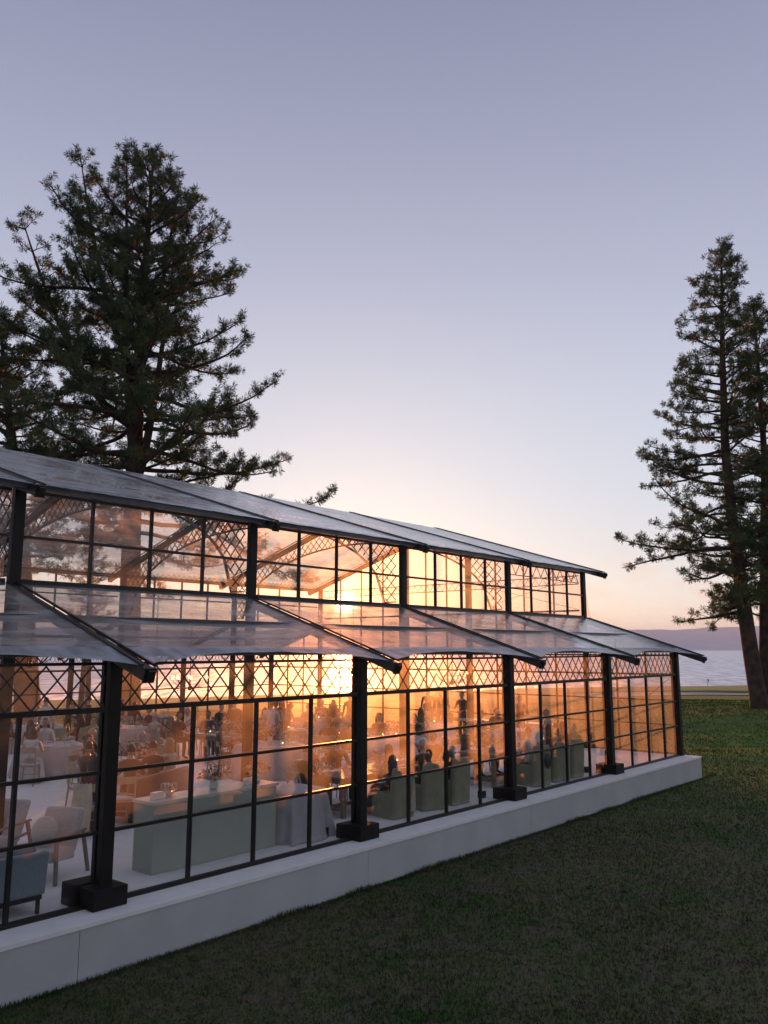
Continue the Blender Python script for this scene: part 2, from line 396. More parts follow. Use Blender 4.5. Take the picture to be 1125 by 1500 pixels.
def terrain():
    mb = MB(); na = 288; nr = 190
    rs = [0.6 * (6000 / 0.6) ** (i / (nr - 1)) for i in range(nr)]
    # finer rings between 20 and 160 m
    rs = sorted(set([.6 * 1.09**i for i in range(107) if .6*1.09**i < 6500] + [20 + 1.5*i for i in range(95)]))
    c = (CAM.x, CAM.y); vs = [(c[0], c[1], terr(*c))]
    for r in rs:
        for k in range(na):
            a = 2*PI*k/na; x = c[0] + r*math.sin(a); y = c[1] + r*math.cos(a); vs.append((x, y, terr(x, y)))
    fs = [(0, 1+(k+1) % na, 1+k) for k in range(na)]
    for i in range(len(rs)-1):
        for k in range(na):
            k2 = (k+1) % na; fs.append((1+i*na+k, 1+i*na+k2, 1+(i+1)*na+k2, 1+(i+1)*na+k))
    mb.add(vs, [f[::-1] if False else f for f in fs], 0, True)
    o = mb.build('lawn', M['lawn']); tag(o, kind='structure')
    return o
lawn = terrain()

def grass_blades():
    """real blades on the part of the lawn nearest the camera: nobody could count them"""
    rg = np.random.default_rng(3); n = 300000
    u = rg.random(n); d = 6.5 + 62 * u**2.1
    az = YAW + (rg.random(n) - .46) * 1.15
    x = CAM.x + d*np.sin(az); y = CAM.y + d*np.cos(az)
    ok = (y < .45) | (x > 25.2)
    x = x[ok]; y = y[ok]; d = d[ok]; n = len(x)
    z = np.array([terr(a, b) for a, b in zip(x, y)])
    clump = .5 + .5*np.sin(x*1.3+np.sin(y*.9)*2)*np.cos(y*1.1+x*.4)
    h = (.018 + .024*rg.random(n)) * (.75 + .5*clump) * (1 + d/40)
    wd = (.004 + .004*rg.random(n)) * (1 + d/10)
    a = rg.random(n)*2*PI; lx = (rg.random(n)-.5)*h*1.6; ly = (rg.random(n)-.5)*h*1.6
    # longer tufts the mower missed along the foot of the deck
    ne = 9000; xe = rg.random(ne)*28-2; ye = .40+.085*rg.random(ne)-.10*(rg.random(ne)**3)
    ee = .5+.5*np.sin(xe*2.1+np.sin(xe*.7)*3); he = (.03+.08*rg.random(ne)*ee)
    x = np.concatenate([x, xe]); y = np.concatenate([y, ye]); z = np.concatenate([z, [terr(a, b) for a, b in zip(xe, ye)]])
    h = np.concatenate([h, he]); wd = np.concatenate([wd, .007+.006*rg.random(ne)]); n += ne
    a = rg.random(n)*2*PI; lx = (rg.random(n)-.5)*h*1.2; ly = (rg.random(n)-.5)*h*1.2
    v = np.empty((n, 3, 3))
    v[:,0] = np.stack([x-np.cos(a)*wd, y-np.sin(a)*wd, z-.01], 1)
    v[:,1] = np.stack([x+np.cos(a)*wd, y+np.sin(a)*wd, z-.01], 1)
    v[:,2] = np.stack([x+lx, y+ly, z+h], 1)
    return tri_object('grass', v.reshape(-1, 3), M['lawn'])
def tri_object(name, v, mat, parent=None):
    n = len(v)//3
    me = bpy.data.meshes.new(name); me.vertices.add(n*3); me.vertices.foreach_set('co', v.astype(np.float32).ravel())
    me.loops.add(n*3); me.loops.foreach_set('vertex_index', np.arange(n*3, dtype=np.int32))
    me.polygons.add(n); me.polygons.foreach_set('loop_start', np.arange(0, n*3, 3, dtype=np.int32))
    me.polygons.foreach_set('loop_total', np.full(n, 3, dtype=np.int32))
    me.materials.append(mat); me.update(); me.validate()
    o = bpy.data.objects.new(name, me); col.objects.link(o)
    if parent: o.parent = parent
    return o
g_ = grass_blades(); tag(g_, 'short patchy grass blades growing on the dark lawn', 'grass', kind='stuff')

def water_mat():
    m, nt, out = newmat('lake water'); N = nt.nodes.new; L = nt.links.new
    tc = N('ShaderNodeTexCoord')
    mp = N('ShaderNodeMapping'); mp.inputs['Rotation'].default_value = (0, 0, YAW); L(tc.outputs['Object'], mp.inputs[0])
    mp2 = N('ShaderNodeMapping'); mp2.inputs['Scale'].default_value = (.30, .05, 1); L(mp.outputs[0], mp2.inputs[0])
    n = N('ShaderNodeTexNoise'); n.inputs['Scale'].default_value = 1.0; n.inputs['Detail'].default_value = 9; n.inputs['Roughness'].default_value = .62; n.inputs['Distortion'].default_value = .3; L(mp2.outputs[0], n.inputs[0])
    bp = N('ShaderNodeBump'); bp.inputs['Strength'].default_value = 1.0; bp.inputs['Distance'].default_value = 3.5; L(n.outputs['Fac'], bp.inputs['Height'])
    b = N('ShaderNodeBsdfPrincipled')
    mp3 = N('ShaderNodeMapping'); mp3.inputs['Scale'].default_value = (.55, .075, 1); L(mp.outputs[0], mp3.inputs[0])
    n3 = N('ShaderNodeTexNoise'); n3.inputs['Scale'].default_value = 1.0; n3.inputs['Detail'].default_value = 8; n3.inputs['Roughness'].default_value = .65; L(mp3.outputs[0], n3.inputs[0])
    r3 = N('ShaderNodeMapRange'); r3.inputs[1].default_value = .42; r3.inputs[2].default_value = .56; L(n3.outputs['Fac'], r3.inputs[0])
    x3 = N('ShaderNodeMix'); x3.data_type = 'RGBA'; x3.inputs[6].default_value = (.26, .34, .52, 1); x3.inputs[7].default_value = (.88, .95, 1.0, 1); L(r3.outputs[0], x3.inputs[0]); L(x3.outputs[2], b.inputs['Base Color'])  # sky sheen and ripple glints put into the water's colour
    b.inputs['Roughness'].default_value = .2; b.inputs['Roughness'].default_value = .3; b.inputs['IOR'].default_value = 1.36
    L(bp.outputs[0], b.inputs['Normal']); L(b.outputs[0], out.inputs[0]); return m
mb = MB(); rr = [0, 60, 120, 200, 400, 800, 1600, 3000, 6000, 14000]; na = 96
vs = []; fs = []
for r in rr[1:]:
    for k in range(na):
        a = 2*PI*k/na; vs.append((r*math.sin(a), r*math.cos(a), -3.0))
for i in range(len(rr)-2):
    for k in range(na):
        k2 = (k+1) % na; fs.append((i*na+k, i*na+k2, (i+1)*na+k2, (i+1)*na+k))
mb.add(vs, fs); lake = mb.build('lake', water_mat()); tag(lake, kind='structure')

def ridge_noise(a):
    return (.5*math.sin(a*9.1+.7) + .28*math.sin(a*23+2.1) + .16*math.sin(a*51+.4) + .09*math.sin(a*117+1.2) + .05*math.sin(a*260))
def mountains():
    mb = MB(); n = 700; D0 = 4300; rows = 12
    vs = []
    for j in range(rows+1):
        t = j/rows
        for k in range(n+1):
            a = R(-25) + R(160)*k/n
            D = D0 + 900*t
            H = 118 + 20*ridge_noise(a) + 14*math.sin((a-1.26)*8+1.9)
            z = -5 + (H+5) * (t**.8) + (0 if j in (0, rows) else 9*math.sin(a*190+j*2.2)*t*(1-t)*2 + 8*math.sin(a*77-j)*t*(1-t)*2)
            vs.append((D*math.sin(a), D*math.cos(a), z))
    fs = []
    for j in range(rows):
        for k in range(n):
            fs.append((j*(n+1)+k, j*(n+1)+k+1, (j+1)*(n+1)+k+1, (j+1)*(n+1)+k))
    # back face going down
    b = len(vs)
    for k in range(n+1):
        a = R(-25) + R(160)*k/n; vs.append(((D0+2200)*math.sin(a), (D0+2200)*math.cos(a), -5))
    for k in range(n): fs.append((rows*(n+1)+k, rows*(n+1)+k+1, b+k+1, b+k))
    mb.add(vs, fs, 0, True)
    o = mb.build('mountains', pmat('haze tinted hills', (.36,.42,.56), (.44,.50,.62), rough=.95, scale=.01, spec=.05)); tag(o, kind='structure')  # pale blue of the hazy air put into the hills' colour
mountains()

def haze():
    m, nt, out = newmat('thin lake haze'); v = nt.nodes.new('ShaderNodeVolumePrincipled')
    v.inputs['Color'].default_value = (.74, .88, 1.0, 1); v.inputs['Density'].default_value = 1.5e-4; v.inputs['Anisotropy'].default_value = .0
    nt.links.new(v.outputs[0], out.inputs[1])
    mb = MB().box((-6500, -6500, -9), (6500, 6500, 175)); o = mb.build('haze', m)
    tag(o, kind='stuff')
    o['label'] = 'thin pale haze over the lake and the far hills'; o['category'] = 'haze'
if HAZE: haze()

# sand bunker and its lip
def patch(name, cx, cy, rx, ry, ang, mat, dz, wob=.12, n=72, rings=8):
    mb = MB(); vs = []; ca, sa = math.cos(ang), math.sin(ang)
    for j in range(rings+1):
        for k in range(n):
            a = 2*PI*k/n; q = 1 + wob*math.sin(3*a+1) + wob*.6*math.sin(5*a+.3)
            u = rx*q*math.cos(a)*j/rings; v = ry*q*math.sin(a)*j/rings
            x = cx + u*ca - v*sa; y = cy + u*sa + v*ca
            vs.append((x, y, terr(x, y) + dz))
    fs = [(j*n+k, j*n+(k+1) % n, (j+1)*n+(k+1) % n, (j+1)*n+k) for j in range(rings) for k in range(n)]
    mb.add(vs, fs, 0, True); o = mb.build(name, mat); return o
def polar(px, d):
    a = YAW + math.atan((px-562.5)/F); return (CAM.x + d*math.sin(a), CAM.y + d*math.cos(a))
sand = pmat('raked bunker sand', (.36,.34,.33), (.30,.285,.28), rough=.95, scale=1.5, bump=.3, bscale=8)
bx, by = polar(990, 98)
tag(patch('sand_bunker', bx, by, 13, 6.8, -math.atan2(bx-CAM.x, by-CAM.y)+.05, sand, .06), kind='structure')
def lip():
    mb = MB(); ang = -math.atan2(bx-CAM.x, by-CAM.y)+.05; ca, sa = math.cos(ang), math.sin(ang); pts = []
    for k in range(-3, 40):
        a = PI*k/36; u = 13.4*math.cos(a)*(1+.12*math.sin(3*a+1)); v = 7.1*math.sin(a)*(1+.12*math.sin(3*a+1)+.07*math.sin(5*a+.3))
        x = bx+u*ca-v*sa; y = by+u*sa+v*ca; pts.append((x, y, terr(x, y)+.10))
    mb.tube(pts, [.22]*len(pts), 6)
    tag(mb.build('bunker_lip', M['lawn']), kind='structure')
lip()

# ------------------------------------------------------------------ deck
GX0, GX1 = -.3, 25.08; YF, YA, YR = 1.05, 4.10, 10.44
YAF, YFF = 2*YR-YA, 2*YR-YF
deck = thing('deck', 'long pale raised event deck carrying the clear tent, with carpeted top and painted skirt', 'deck', (12.4, 10.4, -.64))
def ch(mb, name, mats, parent, bevel=0):      # child built in world coordinates
    o = mb.build(name, mats, None, bevel); o.parent = parent; o.matrix_parent_inverse = Matrix.Translation(-Vector(parent.location)); return o
ch(MB().box((GX0, .49, -.05), (GX1, 20.4, 0)), 'floor', M['carpet'], deck)
seams = [GX0, 4.41, 9.6, 14.87, 19.9, GX1-.02]
for a, b in zip(seams[:-1], seams[1:]):
    ch(MB().box((a+.004, .502, -1.1), (b-.004, .53, -.052)), 'skirt_panel', M['skirt'], deck)
ch(MB().box((GX1-.045, .54, -1.1), (GX1-.012, 20.38, -.052)), 'skirt_panel', M['skirt'], deck)
mbb = MB(); mbb.box((GX0+.3, 1.0, -1.0), (GX1-.3, 20.0, -.06)); ch(mbb, 'subframe', M['black'], deck)

# ------------------------------------------------------------------ the clear tent
tent = thing('clear_tent', 'long clear walled party tent with black posts, lattice band, raised clerestory and see-through roof', 'tent', (12.5, 10.44, 0))
def T(mb, name, mat, parent=tent, bevel=0):
    o = mb.build(name, mat, None, bevel)
    o.parent = parent
    off = Vector(tent.location)
    o.matrix_parent_inverse = Matrix.Translation(-off)
    if parent is not tent: o.matrix_parent_inverse = Matrix.Identity(4)
    return o
def zl(y): y = y if y < YR else 2*YR-y; return 3.01 + .3275*(y-.17)
def zu(y): y = y if y < YR else 2*YR-y; return 5.78 + .3095*(y-3.30)
def mir(y, far): return 2*YR-y if far else y
XS = [0, 5, 10, 15, 20, 24.85]
# posts with ballast boxes
for far in (False, True):
    for i, x in enumerate(XS):
        y0, y1 = mir(.98, far), mir(1.09, far); y2, y3 = mir(1.12, far), mir(1.20, far)
        zt = zl(1.1) - .16
        mb = MB().box((x-.06, min(y0,y1), .0), (x+.12, max(y0,y1), zt))
        mb.box((x-.07, min(y2,y3), .0), (x+.05, max(y2,y3), zt-.02))
        mb.box((x-.02, min(y1,y2), .3), (x+.03, max(y1,y2), .42)); mb.box((x-.02, min(y1,y2), 2.3), (x+.03, max(y1,y2), 2.42))
        p = T(mb, 'post', M['post'], bevel=.008)
        if i < 5:
            b = MB(); ya, yb = mir(.80, far), mir(1.15, far); yc = mir(1.48 if i == 1 else 1.38, far)
            b.box((x-.25, min(ya,yb), .004), (x+.24, max(ya,yb), .25)); b.box((x-(.31 if i == 1 else .26), min(yb,yc)+.004, .002), (x+.17, max(yb,yc)-.004, .275 if i == 1 else .24))
            T(b, 'base_block', M['block'], p, bevel=.012)
        else:
            b = MB().box((x-.13, min(y0,y3)-.0, .003), (x+.15, max(y0,y3), .03)); T(b, 'base_plate', M['block'], p)
    for i, x in enumerate(XS):
        ya, yb = mir(YA-.02, far), mir(YA+.10, far)
        mb = MB().box((x-.04, min(ya,yb), 0), (x+.15, max(ya,yb), zu(YA)-.15))
        p = T(mb, 'inner_post', M['post'], bevel=.01)
        b = MB().box((x-.12, min(ya,yb)-.08, .004), (x+.22, max(ya,yb)+.08, .12)); T(b, 'base_block', M['block'], p, bevel=.012)
# rafters
def rafter(x, ya, yb, zf, far, cap=True):
    s = .1 / math.cos(math.atan(.32))
    a = (x, mir(ya, far), zf(ya)-s); b = (x, mir(yb, far), zf(yb)-s)
    mb = MB().bar(a, b, .14, .17)
    o = T(mb, 'rafter', M['beam' if not far else 'post'], bevel=.01)
    c = MB()
    for dx in (-.085, .085): c.bar((x+dx, a[1], a[2]+s+.012), (x+dx, b[1], b[2]+s+.012), .03, .03)
    T(c, 'cap_rail', M['black'], o)
    e = MB(); d = (Vector(b)-Vector(a)).normalized(); q = Vector(a)
    e.bar(q - d*.05, q - d*.005, .17, .20); e.bar(q - d*.10 + Vector((0,0,.03)), q - d*.05 + Vector((0,0,.03)), .10, .09)
    T(e, 'end_cap', M['black'], o, bevel=.01)
RX = [0, 5, 10, 15, 20, 25.0]
for far in (False, True):
    for x in RX:
        rafter(x, .22, YA-.03, zl, far); rafter(x, 3.38, YR, zu, far)
# purlins
for far in (False, True):
    for i in range(5):
        x0, x1 = RX[i]+.08, RX[i+1]-.08
        for y, zf in ((.98, zl), (2.45, zl), (3.62, zu), (YR-.06, zu)):
            yy = mir(y, far); T(MB().bar((x0, yy, zf(y)-.08), (x1, yy, zf(y)-.08), .10, .10), 'purlin', M['beam'])
# roof vinyl: sagging sheets between the rafters
def roofsheet(x0, x1, yf, ytop, zf, far, mat, name, sag=.07, nu=24, nv=14, flut=0):
    vs = []
    for j in range(nv+1):
        for i in range(nu+1):
            u = i/nu; v = j/nv; s = math.sin(PI*u)
            yl = yf(u); y = yl + (ytop(u)-yl)*v
            z = zf(y) - sag*s*math.sin(PI*min(1, .15+v*.85)) + .004*math.sin(u*37+v*9) + flut*(1-v)*math.sin(u*60+3*math.sin(u*7))*.012
            vs.append((x0+(x1-x0)*u, mir(y, far), z))
    fs = [(j*(nu+1)+i, j*(nu+1)+i+1, (j+1)*(nu+1)+i+1, (j+1)*(nu+1)+i) for j in range(nv) for i in range(nu)]
    if far: fs = [f[::-1] for f in fs]
    return T(MB().add(vs, fs, 0, True), name, mat)
for far in (False, True):
    for i in range(5):
        x0, x1 = RX[i]+.07, RX[i+1]-.07
        edge = lambda u, i=i: .27 + .50*math.sin(PI*u)**.8 + .006*math.sin(u*23+i)
        o = roofsheet(x0, x1, lambda u: 1.0, lambda u: YA-.01, zl, far, M['roof'], 'aisle_roof_sheet')
        v = roofsheet(x0, x1, edge, lambda u: .985, zl, far, M['valance'], 'eave_valance', sag=.02, nu=60, nv=6, flut=.12)
        o = roofsheet(x0, x1, lambda u: 3.72, lambda u: YR, zu, far, M['roof'], 'main_roof_sheet')
        edge2 = lambda u, i=i: 3.38 + .12*math.sin(PI*u)
        v = roofsheet(x0, x1, edge2, lambda u: 3.70, zu, far, M['valance'], 'eave_valance', sag=.01, nu=60, nv=4, flut=.1)
# lattice band helper: crossing flats in a rectangle
def lattice(mb, p0, ux, x0, x1, z0, z1, pitch, run, w=.016, t=.012):
    """p0 origin, ux unit direction along the wall"""
    def P(s, z, off): return (p0[0] + ux[0]*s + (0 if ux[0] else off), p0[1] + ux[1]*s + (off if ux[0] else 0), z)
    H = z1-z0; n0 = int((x0-run)/pitch)-2
    for sgn, off in ((1, 0), (-1, .014)):
        k = n0
        while k*pitch < x1+run+pitch:
            s0 = k*pitch; s1 = s0 + sgn*run; k += 1
            a, b = (s0, z0), (s1, z1)
            # clip on x0..x1
            pts = []
            for tt in range(2): pass
            t0, t1 = 0.0, 1.0
            dx = b[0]-a[0]
            ta, tb = (x0-a[0])/dx, (x1-a[0])/dx
            if ta > tb: ta, tb = tb, ta
            t0 = max(t0, ta); t1 = min(t1, tb)
            if t1-t0 < .02: continue
            pa = P(a[0]+dx*t0, z0+H*t0, off); pb = P(a[0]+dx*t1, z0+H*t1, off)
            mb.bar(pa, pb, t, w)
def zigzag(mb, A, ux, x0, x1, z0, z1, n, w=.014):
    for k in range(n):
        s0 = x0+(x1-x0)*k/n; s1 = x0+(x1-x0)*(k+1)/n; sm = (s0+s1)/2
        f = lambda s, z: (A[0]+ux[0]*s, A[1]+ux[1]*s, z)
        mb.bar(f(s0, z0), f(sm, z1), w); mb.bar(f(sm, z1), f(s1, z0), w)
def pane_sheet(x0, x1, z0, z1, y, far, bow=.012):
    nu, nv = 20, 12; vs = []
    for j in range(nv+1):
        for i in range(nu+1):
            u, v = i/nu, j/nv
            vs.append((x0+(x1-x0)*u, y + bow*math.sin(u*9.3+v*2+x0)*math.sin(PI*v)*math.sin(PI*u), z0+(z1-z0)*v))
    fs = [(j*(nu+1)+i, j*(nu+1)+i+1, (j+1)*(nu+1)+i+1, (j+1)*(nu+1)+i) for j in range(nv) for i in range(nu)]
    return MB().add(vs, fs, 0, True)
for far in (False, True):
    for i in range(5):
        x0, x1 = XS[i]+.12, XS[i+1]-.10; y = mir(YF, far); step = (XS[i+1]-XS[i]-.2)/4 if i == 4 else 1.2
        mb = MB()
        for z, h in ((.03, .06), (.90, .045), (1.65, .045), (2.45, .07), (3.05, .04)): mb.box((x0, y-.03, z-h/2), (x1, y+.03, z+h/2))
        for k in (1, 2, 3):
            xm = XS[i]+.16+step*k; mb.box((xm-.024, y-.034, .061), (xm+.024, y+.026, 2.414))
        fr = T(mb, 'wall_frame', M['frame'])
        lm = MB(); lattice(lm, (0, y-.008, 0), (1, 0), x0, x1, *((2.485, 3.03, .325, .49, .02, .012) if not far else (2.72, 3.03, .17, .17, .012, .01))); T(lm, 'lattice', M['lattice'], fr)
        zm = MB(); zigzag(zm, (0, y), (1, 0), x0, x1, 3.07, 3.07+.15, 16); T(zm, 'eave_truss', M['lattice'], fr)
        T(pane_sheet(x0, x1, .06, 3.03, y+.045, far), 'pane', M['pane_far' if far else 'pane'], fr)
        # clerestory
        yc = mir(YA, far); mb = MB()
        for z, h in ((4.30, .11), (5.05, .045), (5.80, .05)): mb.box((XS[i]+.17, yc-.035, z-h/2), (XS[i+1]-.11, yc+.035, z+h/2))
        for k in (1, 2, 3):
            xm = XS[i]+.16+step*k; mb.box((xm-.022, yc-.04, 4.356), (xm+.022, yc+.03, 5.774))
        fr = T(mb, 'clerestory_frame', M['frame'])
        zm = MB(); zigzag(zm, (0, yc), (1, 0), XS[i]+.17, XS[i+1]-.11, 5.83, 5.96, 20); T(zm, 'eave_truss', M['lattice'], fr)
        T(pane_sheet(XS[i]+.17, XS[i+1]-.11, 4.36, 5.77, yc+.05, far, .02), 'pane', M['pane_up' if not far else 'pane_far'], fr)
# lattice arch trusses on every frame
CROWN = 2.45
def arch(y):
    y = y if y < YR else 2*YR-y
    if y < 4.72: return 4.40
    q = 1-((YR-y)/(YR-4.72))**2; return 4.40 + CROWN*math.sqrt(max(q, 0))
def inside(y, z):
    if y < YA+.24 or y > YAF-.24 or z < 4.42 or z > zu(y)-.22: return False
    yy = y if y < YR else 2*YR-y
    return yy < 4.72 or z > arch(y)
def truss(x, crown=2.45):
    mb = MB()
    pts = [(x, YA+.70-.08, 4.42)] + [(x, YA+.62+(YR*2-2*(YA+.62))*k/40, arch(YA+.62+(YR*2-2*(YA+.62))*k/40)) for k in range(41)]
    for a, b in zip(pts[1:-1], pts[2:]): mb.bar(a, b, .045, .05)
    mb.bar((x, YA+.24, 4.42), (x, YA+.62, 4.42), .03); mb.bar((x, YAF-.62, 4.42), (x, YAF-.24, 4.42), .03)
    for sg in (1, -1):
        c = -12
        while c < 24:
            c += .29
            run = None; t = 0; st = .05
            y = YA
            while y <= YAF:
                z = (y-c) if sg > 0 else (-(y-YR*2)-c)
                ok = inside(y, z)
                if ok and run is None: run = (y, z)
                if not ok and run is not None:
                    if abs(y-run[0]) > .1: mb.bar((x+.01*sg, *run), (x+.01*sg, lasty, lastz), .02, .022)
                    run = None
                if ok: lasty, lastz = y, z
                y += st
            if run is not None and abs(lasty-run[0]) > .1: mb.bar((x+.01*sg, *run), (x+.01*sg, lasty, lastz), .02, .022)
    return mb
for x in RX[:-1]: T(truss(x+.02), 'lattice_truss', M['lattice'])
gt = MB(); zigzag(gt, (0, YA+.16), (1, 0), 20.2, 24.8, 5.50, 5.84, 9, .02); gt.bar((20.2, YA+.16, 5.48), (24.8, YA+.16, 5.48), .025); T(gt, 'eave_girder', M['lattice'])
# gable ends
def gable(x, mat, braces=True):
    mb = MB()
    ys = [YA, YA+4.82, YAF-4.82, YAF]
    for y in ys[1:3]: mb.box((x-.09, y-.09, .0), (x+.09, y+.09, zu(y)-.2))
    mull = [2.07, 3.07, 5.3, 6.5, 7.7, 9.94, 10.95, 13.18, 14.38, 15.58, 17.8, 18.8]
    for y in mull:
        top = (zl(y) if (y < YA or y > YAF) else zu(y)) - .15
        mb.box((x-.025, y-.025, .06), (x+.025, y+.025, top))
    for z, h in ((.03, .06), (.90, .045), (1.65, .045), (2.45, .06), (3.05, .045)): mb.box((x-.03, YF+.1, z-h/2), (x+.03, YFF-.1, z+h/2))
    for z, h in ((4.55, .06), (5.46, .03), (5.74, .03)): mb.box((x-.03, YA+.24, z-h/2), (x+.03, YAF-.24, z+h/2))
    fr = T(mb, 'gable_frame', M['frame'])
    zz = MB(); zigzag(zz, (x, 0), (0, 1), YA+.24, YAF-.24, 5.48, 5.72, 40, .012); T(zz, 'gable_truss', M['lattice'], fr)
    # vinyl in the gable: columns up to the roof line
    vs = []; fs = []; n = 60
    for j in range(n+1):
        y = YF+.05+(YFF-YF-.1)*j/n
        zt = (zl(y) if (y < YA or y > YAF) else zu(y)) - .12
        for k in range(9): vs.append((x+.04+.01*math.sin(y*3+k), y, .06+(zt-.06)*k/8))
    for j in range(n):
        for k in range(8): fs.append((j*9+k, (j+1)*9+k, (j+1)*9+k+1, j*9+k+1))
    T(MB().add(vs, fs, 0, True), 'pane', mat, fr)
    if braces:
        cb = MB()
        for a, b in (((x-.06, 1.2, .15), (x-.06, 4.0, 2.4)), ((x-.08, 1.2, 2.4), (x-.08, 4.0, .15)), ((x-.06, 4.4, 4.6), (x-.06, 8.8, 5.7)), ((x-.08, 4.4, 5.7), (x-.08, 8.8, 4.6))):
            cb.tube([a, b], .009, 5)
        T(cb, 'brace_cable', M['cable'], fr)
gable(24.95, M['pane_end']); gable(.0, M['pane_far'], False)
# ------------------------------------------------------------------ pines
def needle_tufts(pos, dirs, rg, n_needle=15, length=.24, width=.026):
    """pos (k,3), dirs (k,3): bristly tufts of long needles"""
    k = len(pos); pos = np.repeat(pos, n_needle, 0); d = np.repeat(dirs, n_needle, 0)
    r = rg.normal(size=(k*n_needle, 3)); r /= np.linalg.norm(r, axis=1, keepdims=True)
    v = d*.55 + r*1.0; v /= np.linalg.norm(v, axis=1, keepdims=True)
    L_ = length*(.7+.6*rg.random((k*n_needle, 1)))
    side = np.cross(v, rg.normal(size=v.shape)); side /= np.linalg.norm(side, axis=1, keepdims=True)
    base = pos + v*.015 - d*length*.35*rg.random((k*n_needle, 1))
    out = np.empty((k*n_needle, 3, 3))
    out[:,0] = base - side*width*.35; out[:,1] = base + v*L_*.6 + side*width*.75; out[:,2] = base + v*L_
    return out.reshape(-1, 3)

